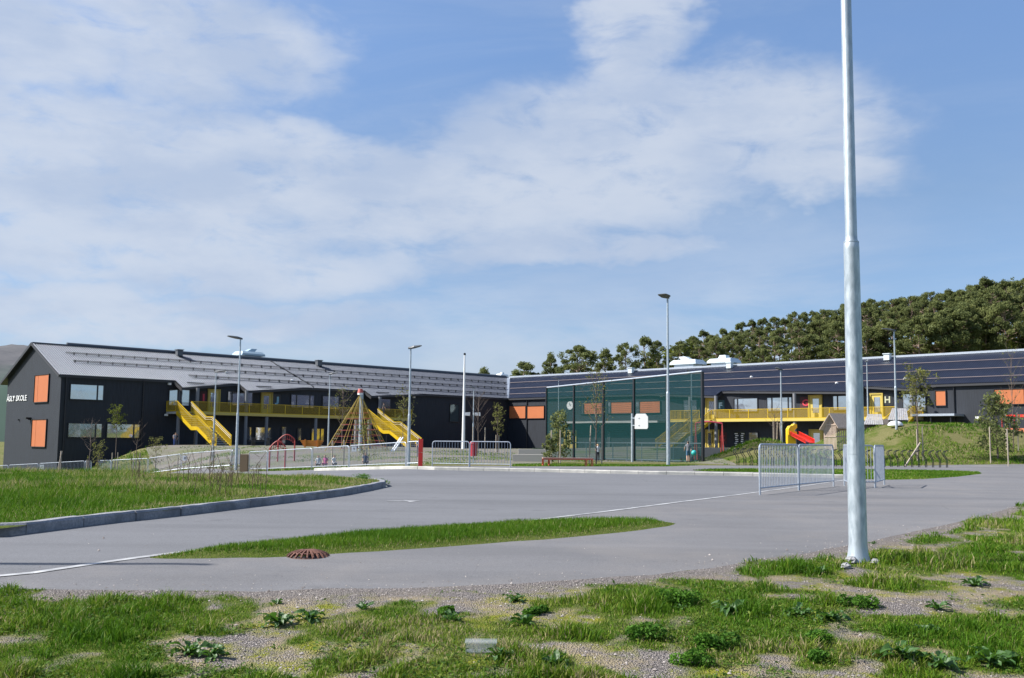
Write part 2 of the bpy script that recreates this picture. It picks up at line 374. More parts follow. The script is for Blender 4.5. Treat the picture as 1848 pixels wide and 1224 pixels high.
# asphalt with aggregate, stains and sand
def asphaltmat(name, base, sand=.0):
    m = bpy.data.materials.new(name); m.use_nodes = True; t = m.node_tree; b = t.nodes['Principled BSDF']; b.inputs['Roughness'].default_value = .85; b.inputs['Specular IOR Level'].default_value = .25
    co = t.nodes.new('ShaderNodeTexCoord')
    def noi(s, d=4, r=.6, st=None):
        n = t.nodes.new('ShaderNodeTexNoise'); n.inputs['Scale'].default_value = s; n.inputs['Detail'].default_value = d; n.inputs['Roughness'].default_value = r
        src = co.outputs['Object']
        if st:
            mp = t.nodes.new('ShaderNodeMapping'); mp.inputs['Scale'].default_value = st; mp.inputs['Rotation'].default_value = (0, 0, R(25)); t.links.new(src, mp.inputs[0]); src = mp.outputs[0]
        t.links.new(src, n.inputs['Vector']); return n.outputs[0]
    def mr(x, a, b_, c=0, d=1):
        r = t.nodes.new('ShaderNodeMapRange'); 
        for i, v in enumerate((a, b_, c, d)): r.inputs[1 + i].default_value = v
        t.links.new(x, r.inputs[0]); return r.outputs[0]
    def mix(f, a, bb, mode='MIX'):
        x = t.nodes.new('ShaderNodeMixRGB'); x.blend_type = mode
        if isinstance(f, float): x.inputs[0].default_value = f
        else: t.links.new(f, x.inputs[0])
        for i, q in ((1, a), (2, bb)):
            if isinstance(q, tuple): x.inputs[i].default_value = (*q, 1)
            else: t.links.new(q, x.inputs[i])
        return x.outputs[0]
    d = tuple(v * .80 for v in base); l = tuple(v * 1.14 for v in base)
    c = mix(mr(noi(.22, 5), .35, .65), d, l)
    c = mix(mr(noi(16, 6, .85), .42, .60, 0, .32), c, tuple(v * .70 for v in base))
    c = mix(mr(noi(24, 5, .9), .52, .64, 0, .38), c, tuple(v * 1.55 for v in base))
    c = mix(mr(noi(1.1, 5, .6, (.15, 1.6, 1)), .42, .7, 0, .5), c, tuple(v * 1.22 for v in base))
    c = mix(mr(noi(70, 3, .8), .40, .72, 0, .75), c, tuple(v * 1.6 for v in base))
    c = mix(mr(noi(55, 2, .7), .58, .72, 0, .55), c, tuple(v * .45 for v in base))
    c = mix(mr(noi(.9, 4, .6), .64, .70, 0, .40), c, tuple(v * .62 for v in base))
    c = mix(mr(noi(.35, 6, .7, (.10, 1.0, 1)), .50, .66, 0, .55), c, tuple(v * .80 for v in base))
    wv = t.nodes.new('ShaderNodeMixRGB'); wv.inputs[0].default_value = .12; t.links.new(co.outputs['Object'], wv.inputs[1])
    nn = t.nodes.new('ShaderNodeTexNoise'); nn.inputs['Scale'].default_value = 1.3; nn.inputs['Detail'].default_value = 5; t.links.new(co.outputs['Object'], nn.inputs['Vector']); t.links.new(nn.outputs['Color'], wv.inputs[2])
    vv = t.nodes.new('ShaderNodeTexVoronoi'); vv.feature = 'DISTANCE_TO_EDGE'; vv.inputs['Scale'].default_value = .28; t.links.new(wv.outputs[0], vv.inputs['Vector'])
    cm = t.nodes.new('ShaderNodeMath'); cm.operation = 'MULTIPLY'; t.links.new(mr(vv.outputs['Distance'], .0008, .0022, .4, 0), cm.inputs[0]); t.links.new(mr(noi(.18, 3), .56, .64), cm.inputs[1])
    c = mix(cm.outputs[0], c, tuple(v * .35 for v in base))
    if sand: 
        c = mix(mr(noi(.5, 5, .7), .45, .7, 0, sand), c, (.27, .24, .21))
    t.links.new(c, b.inputs['Base Color'])
    bp = t.nodes.new('ShaderNodeBump'); bp.inputs['Strength'].default_value = .5; bp.inputs['Distance'].default_value = .008; t.links.new(noi(90, 3, .8), bp.inputs['Height']); t.links.new(bp.outputs[0], b.inputs['Normal'])
    return m
Mt['road'] = asphaltmat('worn_road_asphalt', (.126, .127, .132))
Mt['path'] = asphaltmat('sandy_path_asphalt', (.130, .128, .130), .25)
def groundmat():
    """soil, gravel, moss and dead grass; attribute cover = how grown-over, gravel = stony share"""
    m = bpy.data.materials.new('soil_gravel_turf'); m.use_nodes = True; t = m.node_tree; b = t.nodes['Principled BSDF']; b.inputs['Roughness'].default_value = .95; b.inputs['Specular IOR Level'].default_value = .1
    co = t.nodes.new('ShaderNodeTexCoord')
    def noi(s, d=4, r=.6):
        n = t.nodes.new('ShaderNodeTexNoise'); n.inputs['Scale'].default_value = s; n.inputs['Detail'].default_value = d; n.inputs['Roughness'].default_value = r; t.links.new(co.outputs['Object'], n.inputs['Vector']); return n.outputs[0]
    def mr(x, a, b_, c=0, d=1):
        r = t.nodes.new('ShaderNodeMapRange')
        for i, v in enumerate((a, b_, c, d)): r.inputs[1 + i].default_value = v
        t.links.new(x, r.inputs[0]); return r.outputs[0]
    def mix(f, a, bb):
        x = t.nodes.new('ShaderNodeMixRGB'); t.links.new(f, x.inputs[0])
        for i, q in ((1, a), (2, bb)):
            if isinstance(q, tuple): x.inputs[i].default_value = (*q, 1)
            else: t.links.new(q, x.inputs[i])
        return x.outputs[0]
    at_ = t.nodes.new('ShaderNodeAttribute'); at_.attribute_name = 'cover'; g_ = t.nodes.new('ShaderNodeAttribute'); g_.attribute_name = 'gravel'
    f_ = t.nodes.new('ShaderNodeAttribute'); f_.attribute_name = 'farg'
    vo = t.nodes.new('ShaderNodeTexVoronoi'); vo.inputs['Scale'].default_value = 75; t.links.new(co.outputs['Object'], vo.inputs['Vector'])
    sepc = t.nodes.new('ShaderNodeSeparateColor'); t.links.new(vo.outputs['Color'], sepc.inputs[0])
    grav = mix(sepc.outputs[0], (.15, .13, .118), (.37, .33, .30))
    grav = mix(mr(vo.outputs['Distance'], .25, .7), grav, (.10, .09, .085))
    soil = mix(mr(noi(3.0, 6), .35, .65), (.20, .165, .115), (.29, .24, .15))
    moss = mix(mr(noi(14, 5), .35, .65), (.13, .15, .014), (.22, .21, .03))
    turf = mix(mr(noi(9, 6, .7), .3, .7), (.042, .075, .008), (.10, .125, .018))
    dead = mix(mr(noi(6, 6, .7), .3, .7), (.19, .165, .075), (.105, .115, .035))
    c = mix(mr(noi(2.6, 6, .7), .42, .56), grav, mix(mr(noi(2.3, 4), .45, .6), soil, moss))
    c = mix(g_.outputs['Fac'], c, grav)
    c = mix(mr(at_.outputs['Fac'], .42, .62), c, turf)
    farc = mix(mr(noi(.35, 6, .65), .48, .60), dead, turf)
    c = mix(f_.outputs['Fac'], c, farc)
    t.links.new(c, b.inputs['Base Color'])
    bp = t.nodes.new('ShaderNodeBump'); bp.inputs['Strength'].default_value = .8; bp.inputs['Distance'].default_value = .02; t.links.new(vo.outputs['Distance'], bp.inputs['Height']); t.links.new(bp.outputs[0], b.inputs['Normal'])
    return m
Mt['ground'] = groundmat()
Mt['yard'] = mat('gravelly_yard', (.125, .108, .085), .95, 0, (.165, .148, .125), 1.3, .5, 20, c3=(.10, .115, .035), n3=.22)
Mt['blade'] = leafmat('grass_blades', [(0, (.042, .118, .006)), (.5, (.098, .196, .012)), (.78, (.20, .25, .03)), (1, (.40, .33, .18))])
Mt['weed'] = mat('weed_leaf', (.035, .095, .016), .5, 0, (.065, .14, .028), 9, backlight=(.08, .19, .02))
Mt['needle'] = leafmat('pine_needles', [(0, (.075, .094, .036)), (.5, (.16, .185, .066)), (1, (.25, .27, .10))], back=.45)
Mt['spring'] = leafmat('spring_leaves', [(0, (.06, .085, .015)), (1, (.17, .19, .03))], back=.4)
Mt['budding'] = leafmat('budding_leaves', [(0, (.10, .11, .03)), (1, (.24, .24, .07))], back=.4)
# ------------------------------------------------------------ ground: one triangulation cut into regions
def G(pts): return [tuple(gpix(*p)[:2]) for p in pts]
def dense(poly, step):
    out = []
    for i in range(len(poly)):
        a = np.array(poly[i]); b = np.array(poly[(i + 1) % len(poly)]); n = max(1, int(np.linalg.norm(b - a) / step))
        for k in range(n): out.append(tuple(a + (b - a) * k / n))
    return out
def wobble(pts, amp, s=3.0, seed=11):
    p = np.array(pts); return [tuple(q) for q in p + amp * np.stack([fbm(p[:, 0], p[:, 1], s, 3, seed) - .5, fbm(p[:, 0], p[:, 1], s, 3, seed + 9) - .5], 1) * 2]
def smoothpoly(pts, n=3, closed=False):
    for _ in range(n):
        q = []
        m = len(pts)
        rng_ = range(m) if closed else range(m - 1)
        if not closed: q.append(pts[0])
        for i in rng_:
            a = np.array(pts[i]); b = np.array(pts[(i + 1) % m]); q += [tuple(a * .75 + b * .25), tuple(a * .25 + b * .75)]
        if not closed: q.append(pts[-1])
        pts = q
    return pts
def pip(poly, x, y):
    c = np.zeros(x.shape, bool); n = len(poly); j = n - 1
    for i in range(n):
        xi, yi = poly[i]; xj, yj = poly[j]
        hit = ((yi > y) != (yj > y)) & (x < (xj - xi) * (y - yi) / (yj - yi + 1e-12) + xi); c ^= hit; j = i
    return c
def pdist(poly, x, y, closed=True):
    d = np.full(x.shape, 1e9); n = len(poly)
    for i in range(n if closed else n - 1):
        ax, ay = poly[i]; bx, by = poly[(i + 1) % n]; ex, ey = bx - ax, by - ay; l = ex * ex + ey * ey + 1e-12
        k = np.clip(((x - ax) * ex + (y - ay) * ey) / l, 0, 1); d = np.minimum(d, np.hypot(x - ax - k * ex, y - ay - k * ey))
    return d
edge_front = smoothpoly(G([(0, 1063), (350, 1066), (640, 1064), (900, 1056), (1150, 1040), (1350, 1015), (1500, 990), (1640, 962), (1760, 935), (1848, 908)]), 2)
asphalt = [(-60, 3.0), (-9, 8.4)] + wobble(edge_front, .10) + [(22, 34), (50, 52), (70, 60)] + G([(1848, 838), (1500, 840), (1230, 840), (990, 841), (760, 841)]) + [(-6.5, 49), (-12, 56), (-20, 68), (-40, 76), (-70, 82), (-70, 40)]
isl_front = smoothpoly(G([(0, 970), (150, 950), (320, 932), (480, 912), (600, 898), (665, 886), (700, 878)]), 2)
island = [(-14, 9.6)] + isl_front + [(-3.15, 26.6), (-3.6, 27.6), (-4.8, 28.8), (-7, 29.8), (-12, 30.6), (-22, 30.5), (-34, 27), (-34, 12)]
line_pts = smoothpoly(G([(0, 1042), (245, 1008), (560, 972)]) + G([(800, 953), (980, 939), (1370, 889), (1530, 866)]), 2)
strip = wobble(smoothpoly(G([(262, 1006), (340, 994), (430, 984), (600, 967), (800, 951), (980, 942), (1110, 940), (1235, 943), (1180, 955), (1000, 973), (800, 987), (600, 1001), (500, 1007), (300, 1009)]), 2, True), .05)
strip2 = smoothpoly(G([(1230, 850), (1400, 853), (1530, 858), (1560, 867), (1700, 864), (1790, 853), (1700, 849), (1500, 847), (1300, 846)]), 1, True)
road = [(-60, 4.2), (-9, 8.9)] + [tuple(p) for p in line_pts] + G([(1522, 862), (1300, 857), (1100, 854), (1000, 851.5), (880, 849), (760, 847), (650, 847), (565, 849)]) + [(-14, 48), (-22, 60), (-40, 68), (-70, 74), (-70, 40)]
verge = G([(925, 842), (1205, 842), (1260, 840), (1000, 837), (925, 838)])
yard = [(-31, 90), (-24, 74), (-16, 62), (-8, 56), (-3, 52), (2.2, 52), (1.8, 60), (2.5, 66), (9.5, 66), (12.6, 59), (13, 62), (12.5, 68), (18, 74), (26, 90), (70, 100), (70, 150), (-60, 150), (-33, 96)]
regs = [asphalt, road, island, strip, strip2, verge, yard]
pts = []; faces = []
def addpoly(poly, step_near=True):
    out = []
    for i in range(len(poly)):
        a = np.array(poly[i]); b = np.array(poly[(i + 1) % len(poly)]); ln = np.linalg.norm(b - a); dd = max(6., min(abs(a[1]), abs(b[1])))
        n = max(1, int(ln / max(.25, dd * .03)))
        for k in range(n): out.append(tuple(a + (b - a) * k / n))
    st = len(pts); pts.extend(out); faces.append(list(range(st, len(pts))))
B = 1500.0
pts += [(-B, -60), (B, -60), (B, 2600), (-B, 2600)]; faces.append([0, 1, 2, 3])
for p in regs: addpoly(p)
st = len(pts)
rows = [4.0]
while rows[-1] < 260: rows.append(rows[-1] * (1.018 if rows[-1] < 13 else 1.032))
for i, y in enumerate(rows):
    n = 130 if y < 14 else 96
    for k in range(n + 1):
        a = (k / n - .5) * 1.35 + random.uniform(-.002, .002); pts.append((math.tan(a) * y, y + random.uniform(-.004, .004) * y))
for y in list(range(-50, 4, 6)) + [300, 380, 500, 700, 1000, 1500, 2200]:
    for x in ([-400, -150, -60, -30, -15, -6, 0, 6, 15, 30, 60, 150, 400] if y < 260 else np.linspace(-1400, 1400, 15)): pts.append((float(x) + .01, float(y) + .013))
for y in rows[::6]:
    for sgn in (-1, 1):
        for m in (1.15, 1.6, 2.6, 5): pts.append((sgn * y * m, y + .01))
t1 = time.time()
r_ = delaunay_2d_cdt([Vector(p) for p in pts], [], faces, 0, 1e-5)
GV = np.array([tuple(v) for v in r_[0]]); GT = r_[2]; OF = r_[5]
tri = np.array([f for f in GT if len(f) == 3])
cen = GV[tri].mean(1); reg = np.zeros(len(tri), int)          # highest polygon wins
for i_, p_ in enumerate(regs): reg[pip(p_, cen[:, 0], cen[:, 1])] = i_ + 1
print('cdt', len(GV), len(tri), round(time.time() - t1, 1))
def isl_add(x, y):
    ins = pip(island, x, y); d = pdist(island, x, y)
    return np.where(ins, .11 + .10 * ss(d, .2, 5.5) * (1 + .5 * (fbm(x, y, .5, 3, 31) - .5)), 0)
def strip_add(x, y):
    return np.where(pip(strip, x, y), .05 * ss(pdist(strip, x, y), 0, .4), 0)
def HG(x, y): x = np.asarray(x, float); y = np.asarray(y, float); return H0(x, y) + isl_add(x, y) + strip_add(x, y)
def hz(x, y): return float(HG(np.array([x]), np.array([y]))[0])
GZ = H0(GV[:, 0], GV[:, 1])
GZI = GZ + isl_add(GV[:, 0], GV[:, 1]) ; GZI = np.where(pdist(island, GV[:, 0], GV[:, 1]) < .02, GZ + .10, GZI)
GZS = GZ + strip_add(GV[:, 0], GV[:, 1])
def cover_fn(x, y):
    """how densely the ground is grown over (0..1), the same pattern drives the turf"""
    n = fbm(x, y, 1.15, 4, 3); n2 = fbm(x, y, 3.4, 3, 8)
    c = .535 + .40 * (fbm(x, y, 9.0, 3, 14) - .5) + 1.55 * (n - .5) + .95 * (n2 - .5) + .10 * ss(x, .5, 3.5) + .04 * ss(-x, 0, 3)
    de = pdist(edge_front, x, y, False)
    c = c - .42 * (1 - ss(de, .05, .55)) * (y > 4) + .05 * ss(-y, -9.0, -8.0) - .03 * ss(-y, -7.6, -6.6)
    right = (x > 5) & (y > 12); c = c + np.where(right & (de > 1.0), .5, 0)
    return np.clip(c, 0, 1)
def gravel_fn(x, y):
    de = pdist(edge_front, x, y, False); return np.clip(1 - ss(de, .12, .55), 0, 1)
def ground_obj(name, k, mtl, Z, kind='structure', attrs=False):
    sel = tri[reg == k] if not isinstance(k, (list, tuple)) else tri[np.isin(reg, k)]
    used, inv = np.unique(sel.ravel(), return_inverse=True)
    V3 = np.stack([GV[used, 0], GV[used, 1], Z[used]], 1); at_ = None
    if attrs:
        x, y = V3[:, 0], V3[:, 1]
        if attrs == 'full': at_ = dict(cover=np.full(len(x), .9), gravel=np.zeros(len(x)), farg=np.clip(.25 + 0 * x, 0, 1))
        else: at_ = dict(cover=cover_fn(x, y), gravel=gravel_fn(x, y) * (y < 40), farg=ss(y, 34, 48))
    me = mesh_np(name, V3, inv.reshape(-1, 3), mtl, at_, True)
    o = raw(name, me); o['kind'] = kind; BASE[o] = Vector((0, 0, 0)); return o
ground_obj('ground', [0, -1], Mt['ground'], GZ, attrs=True)
ground_obj('footpath', 1, Mt['path'], GZ)
ground_obj('road', 2, Mt['road'], GZ)
ground_obj('grass_island_ground', 3, Mt['ground'], GZI, attrs='full')
ground_obj('grass_strip_ground', 4, Mt['ground'], GZS, attrs='full')
ground_obj('far_grass_strip_ground', 5, Mt['ground'], GZ, attrs='full')
ground_obj('grass_verge_ground', 6, Mt['ground'], GZ, attrs='full')
ground_obj('school_yard_ground', 7, Mt['yard'], GZ)
print('ground', round(time.time() - t1, 1))
# ---- kerbs: stones laid one by one
def resample(pts_, step):
    p = [np.array(q, float) for q in pts_]; out = [p[0]]; acc_ = 0
    for a, b in zip(p[:-1], p[1:]):
        ln = np.linalg.norm(b - a); t_ = step - acc_
        while t_ <= ln: out.append(a + (b - a) * t_ / ln); t_ += step
        acc_ = ln - (t_ - step)
    return out
def kerb(name, pts_, step, width, height, mtl, inward, gap=.012, up=0.0):
    root = bpy.data.objects.new(name, None); COL.objects.link(root); root['kind'] = 'structure'; BASE[root] = Vector((0, 0, 0))
    q = resample(pts_, step)
    for i in range(len(q) - 1):
        a, b = q[i], q[i + 1]; d = (b - a) / np.linalg.norm(b - a); n = np.array([-d[1], d[0]]) * inward
        a = a + d * gap / 2; b = b - d * gap / 2
        ja, jb = random.uniform(-.008, .008), random.uniform(-.008, .008)
        za, zb = hz0(*a) + up, hz0(*b) + up; ch = .025; m = MB()
        prof = [(0, -.15), (0, height - ch), (ch, height), (width, height), (width, -.15)]
        vs = []; K = 4
        for s_ in range(K + 1):
            t_ = s_ / K; c = a + (b - a) * t_
            for (o_, h_) in prof:
                jj = random.uniform(-.005, .005)
                vs.append((*(c + n * (o_ + ja * (1 - t_) + jb * t_ + jj)), za + (zb - za) * t_ + h_ + (jj if h_ > 0 else 0)))
        fs = []
        for s_ in range(K):
            for j in range(5): fs.append((s_ * 5 + j, s_ * 5 + (j + 1) % 5, s_ * 5 + 5 + (j + 1) % 5, s_ * 5 + 5 + j))
        fs += [(4, 3, 2, 1, 0), tuple(range(K * 5, K * 5 + 5))]
        m.add(vs, fs); o = raw('kerb_stone', mesh(m, mtl, name='kerb_stone'), root)
    return root
kerb('granite_kerb', [(-14, 9.6)] + isl_front + [(-3.15, 26.6), (-3.6, 27.6), (-4.8, 28.8), (-7, 29.8), (-12, 30.6)], 1.0, .15, .13, Mt['granite'], 1)
kerb('concrete_kerb', smoothpoly(G([(1522, 863), (1300, 858.5), (1100, 855), (1000, 852.5), (880, 850), (760, 848), (650, 848), (565, 850)]), 1), 1.0, .18, .12, Mt['kerbc'], -1)
# ---- painted line and arrow
def ribbon(pts_, wd, z):
    m = MB(); q = resample(pts_, .4); 
    for i in range(len(q) - 1):
        a, b = q[i], q[i + 1]; d = (b - a) / np.linalg.norm(b - a); n = np.array([-d[1], d[0]]) * wd / 2
        m.quad(*[(*c, hz0(*c) + z) for c in (a - n, b - n, b + n, a + n)])
    return m
ln = [p for p in line_pts]
struct('edge_line_marking', ribbon([(-9, 8.9)] + ln, .09, .006), Mt['paintline'])
a0 = np.array(gpix(700, 906)[:2]); m = MB()
def flatpoly(poly, z=.006):
    mm = MB(); mm.add([(*p, hz0(*p) + z) for p in poly], [tuple(range(len(poly)))]); return mm
a0 = gpix(699, 905); dx = Vector((.95, .3, 0)).normalized(); dy = Vector((-dx.y, dx.x, 0))
P_ = lambda u, v: tuple((a0 + dx * u + dy * v)[:2])
struct('arrow_marking', flatpoly([P_(0, .07), P_(0, -.07), P_(.35, -.07), P_(.35, -.28), P_(.62, 0), P_(.35, .28), P_(.35, .07)]), Mt['paintline'])
# ---- distant mountain
def mountain():
    nx, ny = 160, 40; V_ = []; F = []
    for j in range(ny):
        for i in range(nx):
            u = i / (nx - 1); v = j / (ny - 1); x = -1500 + 1500 * u; y = 1250 + 600 * v
            e = math.sin(min(v * 1.15, 1) * math.pi / 2) ** .8
            prof = np.interp(x, [-1500, -750, -700, -620, -520, -430, -330, -200, 0], [140, 155, 151, 154, 145, 136, 96, 50, 8])
            n = float(fbm(x, y, .012, 5, 4)); n2 = float(fbm(x, y, .05, 4, 9)); V_.append((x, y, -5 + prof * e * (.93 + .14 * n) + 9 * (n2 - .5) * e))
    idx = np.arange(nx * ny).reshape(ny, nx); F = np.stack([idx[:-1, :-1], idx[:-1, 1:], idx[1:, 1:], idx[1:, :-1]], -1).reshape(-1, 4)
    m = bpy.data.materials.new('bare_rock_and_heath'); m.use_nodes = True; t = m.node_tree; b = t.nodes['Principled BSDF']; b.inputs['Roughness'].default_value = 1; b.inputs['Specular IOR Level'].default_value = 0
    g = t.nodes.new('ShaderNodeTexCoord'); s_ = t.nodes.new('ShaderNodeSeparateXYZ'); t.links.new(g.outputs['Object'], s_.inputs[0])
    n = t.nodes.new('ShaderNodeTexNoise'); n.inputs['Scale'].default_value = .02; n.inputs['Detail'].default_value = 8; n.inputs['Roughness'].default_value = .7; t.links.new(g.outputs['Object'], n.inputs['Vector'])
    a = t.nodes.new('ShaderNodeMath'); a.operation = 'MULTIPLY_ADD'; a.inputs[1].default_value = 70; t.links.new(n.outputs[0], a.inputs[0]); t.links.new(s_.outputs[2], a.inputs[2])
    r = t.nodes.new('ShaderNodeMapRange'); r.inputs[1].default_value = 100; r.inputs[2].default_value = 148; t.links.new(a.outputs[0], r.inputs[0])
    n2 = t.nodes.new('ShaderNodeTexNoise'); n2.inputs['Scale'].default_value = .08; n2.inputs['Detail'].default_value = 6; t.links.new(g.outputs['Object'], n2.inputs['Vector'])
    x1 = t.nodes.new('ShaderNodeMixRGB'); x1.inputs[1].default_value = (.095, .098, .105, 1); x1.inputs[2].default_value = (.155, .15, .15, 1); t.links.new(n2.outputs[0], x1.inputs[0])
    x2 = t.nodes.new('ShaderNodeMixRGB'); x2.inputs[1].default_value = (.060, .088, .072, 1); t.links.new(x1.outputs[0], x2.inputs[2]); t.links.new(r.outputs[0], x2.inputs[0]); t.links.new(x2.outputs[0], b.inputs['Base Color'])
    o = raw('mountain', mesh_np('mountain', V_, F, m, None, True)); o['kind'] = 'structure'
mountain()
# ------------------------------------------------------------ the school: two wings meeting at a right angle
CORN = Vector((-.43, 135, 0)); S2 = math.sqrt(.5)
class Wing:
    def __init__(s, u, n): s.u = Vector((*u, 0)); s.n = Vector((*n, 0))
    def p(s, t, o, z): return CORN + s.u * t + s.n * o + Vector((0, 0, z))
    def t(s, px, py, o=0.0):
        r = ray(px, py); O = Vector((0, 0, CAMZ)); k = (CORN + s.n * o - O).dot(s.n) / r.dot(s.n); q = O + r * k
        return (q - CORN).dot(s.u), q.z
WL = Wing((-S2, -S2), (S2, -S2)); WR = Wing((S2, -S2), (-S2, -S2))
WG = Wing((-S2, -S2), (S2, -S2))
LLEN, RLEN, DEP = 56.8, 86.0, 13.0
F1, F2, EZ, SL = .58, 3.85, 6.85, .478
def zroof(o): return EZ - SL * (o - .3)
RIDGE = zroof(-DEP / 2)
TEETH = {id(WL): [(46.0, 39.6, 1.85), (38.85, 30.5, 1.85), (23.1, 14.0, 1.6)], id(WR): [(32.5, 23, 1.4), (48.5, 33.2, 1.4), (54.0, 49.2, 1.2)]}
def oh(wg, t):
    for a, b, m in TEETH[id(wg)]:
        if b <= t <= a: return .3 + (m - .3) * (t - b) / (a - b)
    return .3
school = thing('school_building', 'two-storey black school with tiled roofs, orange blinds and yellow galleries', 'school', tuple(CORN))
# --- walls: main boxes. Separate part per face group
def wall_part(wg, ln, zb, label=None):
    m = MB(); zt = zroof(0) - .12
    m.quad(wg.p(0, 0, zb), wg.p(ln, 0, zb), wg.p(ln, 0, zt), wg.p(0, 0, zt))
    m.quad(wg.p(ln, -DEP, zb), wg.p(-DEP, -DEP, zb), wg.p(-DEP, -DEP, zt), wg.p(ln, -DEP, zt))
    # gable end
    m.add([wg.p(ln, 0, zb), wg.p(ln, -DEP, zb), wg.p(ln, -DEP, zt), wg.p(ln, -DEP / 2, RIDGE - .12), wg.p(ln, 0, zt)], [(0, 1, 2, 3, 4)])
    return part('wall', m, Mt['wall'], school)
wall_l = wall_part(WL, LLEN, -2.6); wall_r = wall_part(WR, RLEN, -.5)
# --- roofs: glazed pantiles, rib geometry and stepped courses
def roof_part(wg, ln, pitch, name='roof', chir=1):
    NS = 8; rows = 23; RB = 18; ts = np.arange(-DEP / 2, ln + .35, pitch / NS); nt_ = len(ts)
    oe = np.array([oh(wg, t) for t in ts]); oe = np.minimum(oe, ts + 1e-3); jump = np.abs(np.diff(oe, append=oe[-1])) > .4
    crv = np.array([0, .08, .26, .50, .74, .93, 1.0, .62])[(np.arange(nt_) * chir) % NS] * .083      # S-shaped tiles: one steep side each
    V_ = []
    for r in range(rows):               # every course of tiles, then the step down to the next
        for (f_, lift) in ((r, 0), (r + 1, .012), (r + 1, .012), (r + 1, 0)):
            ob_ = np.minimum(.3, ts + 1e-3); s_ = np.where(f_ <= RB, -DEP / 2 + (ob_ + DEP / 2) * f_ / RB, ob_ + (oe - ob_) * max(0, f_ - RB) / (rows - RB))
            V_.append(np.stack([CORN.x + wg.u.x * ts + wg.n.x * s_, CORN.y + wg.u.y * ts + wg.n.y * s_, EZ - SL * (s_ - .3) + crv + lift], 1))
    nr = len(V_); V_ = np.concatenate(V_) - np.array(CORN); idx = np.arange(nr * nt_).reshape(nr // 2, 2, nt_)
    q = np.stack([idx[:, 0, :-1], idx[:, 0, 1:], idx[:, 1, 1:], idx[:, 1, :-1]], -1)
    keep = ~jump[:-1]; keep = keep & (oe[:-1] > -DEP / 2 + .01)
    low_ = np.repeat(np.arange(rows) >= RB, 2)[:, None]; wide_ = (oe[:-1] - .3 > .02)[None]; base_ok = (oe[:-1] > -DEP / 2 + .01)[None]
    q = q[(~low_ & base_ok) | (low_ & wide_ & ~jump[:-1][None])]
    # fill each jump column only up to the smaller overhang (square cut)
    me = mesh_np(name, V_, q, Mt['roof'], None, True); o = raw(name, me, school); BASE[o] = BASE[school]
    return o
roof_l = roof_part(WL, LLEN, .22); roof_r = roof_part(WR, RLEN, .22, chir=-1)
roof_l['label'] = 'pale shining roof slope of the wing with the gable'; roof_r['label'] = 'dark blue-black roof slope of the long wing'
# back slopes, under-roof, fascias
m = MB()
for wg, ln in ((WL, LLEN), (WR, RLEN)):
    zb = RIDGE - SL * (DEP / 2 + .9)
    m.add([wg.p(-DEP / 2, -DEP / 2, RIDGE + .02), wg.p(ln + .35, -DEP / 2, RIDGE + .02), wg.p(ln + .35, -DEP - .9, zb), wg.p(-DEP - .9, -DEP - .9, zb)], [(0, 1, 2, 3)])
    m.add([wg.p(-DEP / 2, -DEP / 2, RIDGE - .16), wg.p(ln + .35, -DEP / 2, RIDGE - .16), wg.p(ln + .35, -DEP - .9, zb - .18), wg.p(-DEP - .9, -DEP - .9, zb - .18)], [(0, 1, 2, 3)])
part('back_roof', m, Mt['roof'], school)
m = MB()
for wg, ln in ((WL, LLEN), (WR, RLEN)):
    ts = [0.3]
    for a, b, mm in sorted(TEETH[id(wg)], key=lambda q: q[1]): ts += [b, a - .001, a + .001]
    ts.append(ln + .35)
    for a, b in zip(ts[:-1], ts[1:]):
        oa, ob = oh(wg, a), oh(wg, b)
        if b - a < .01:   # the square side of a canopy
            m.quad(wg.p(a, .3, zroof(.3) - .02), wg.p(a, oa, zroof(oa) - .02), wg.p(a, oa, zroof(oa) - .34), wg.p(a, .3, zroof(.3) - .34)); 
            m.quad(wg.p(a + .05, .3, zroof(.3) - .02), wg.p(a + .05, oa, zroof(oa) - .02), wg.p(a + .05, oa, zroof(oa) - .34), wg.p(a + .05, .3, zroof(.3) - .34)); continue
        m.quad(wg.p(a, oa - .02, zroof(oa) - .005), wg.p(b, ob - .02, zroof(ob) - .005), wg.p(b, ob - .02, zroof(ob) - .20), wg.p(a, oa - .02, zroof(oa) - .20))
        m.quad(wg.p(a, oa - .02, zroof(oa) - .20), wg.p(b, ob - .02, zroof(ob) - .20), wg.p(b, -.1, zroof(0) - .22), wg.p(a, -.1, zroof(0) - .22))
part('eaves', m, Mt['fascia'], school, label='grey eaves boards stepping out over the galleries')
m = MB()
for (a, b) in ((0, -1), ):
    for o0, o1 in ((.42, -DEP / 2), (-DEP / 2, -DEP - .9)):
        z0 = zroof(o0) if o0 > -DEP / 2 else RIDGE; z1 = RIDGE if o1 >= -DEP / 2 - .01 else RIDGE - SL * (DEP / 2 + .9)
        m.beam(WL.p(LLEN + .38, o0, z0 - .05), WL.p(LLEN + .38, o1, z1 - .05), .06, .26)
part('barge_board', m, Mt['fascia'], school)
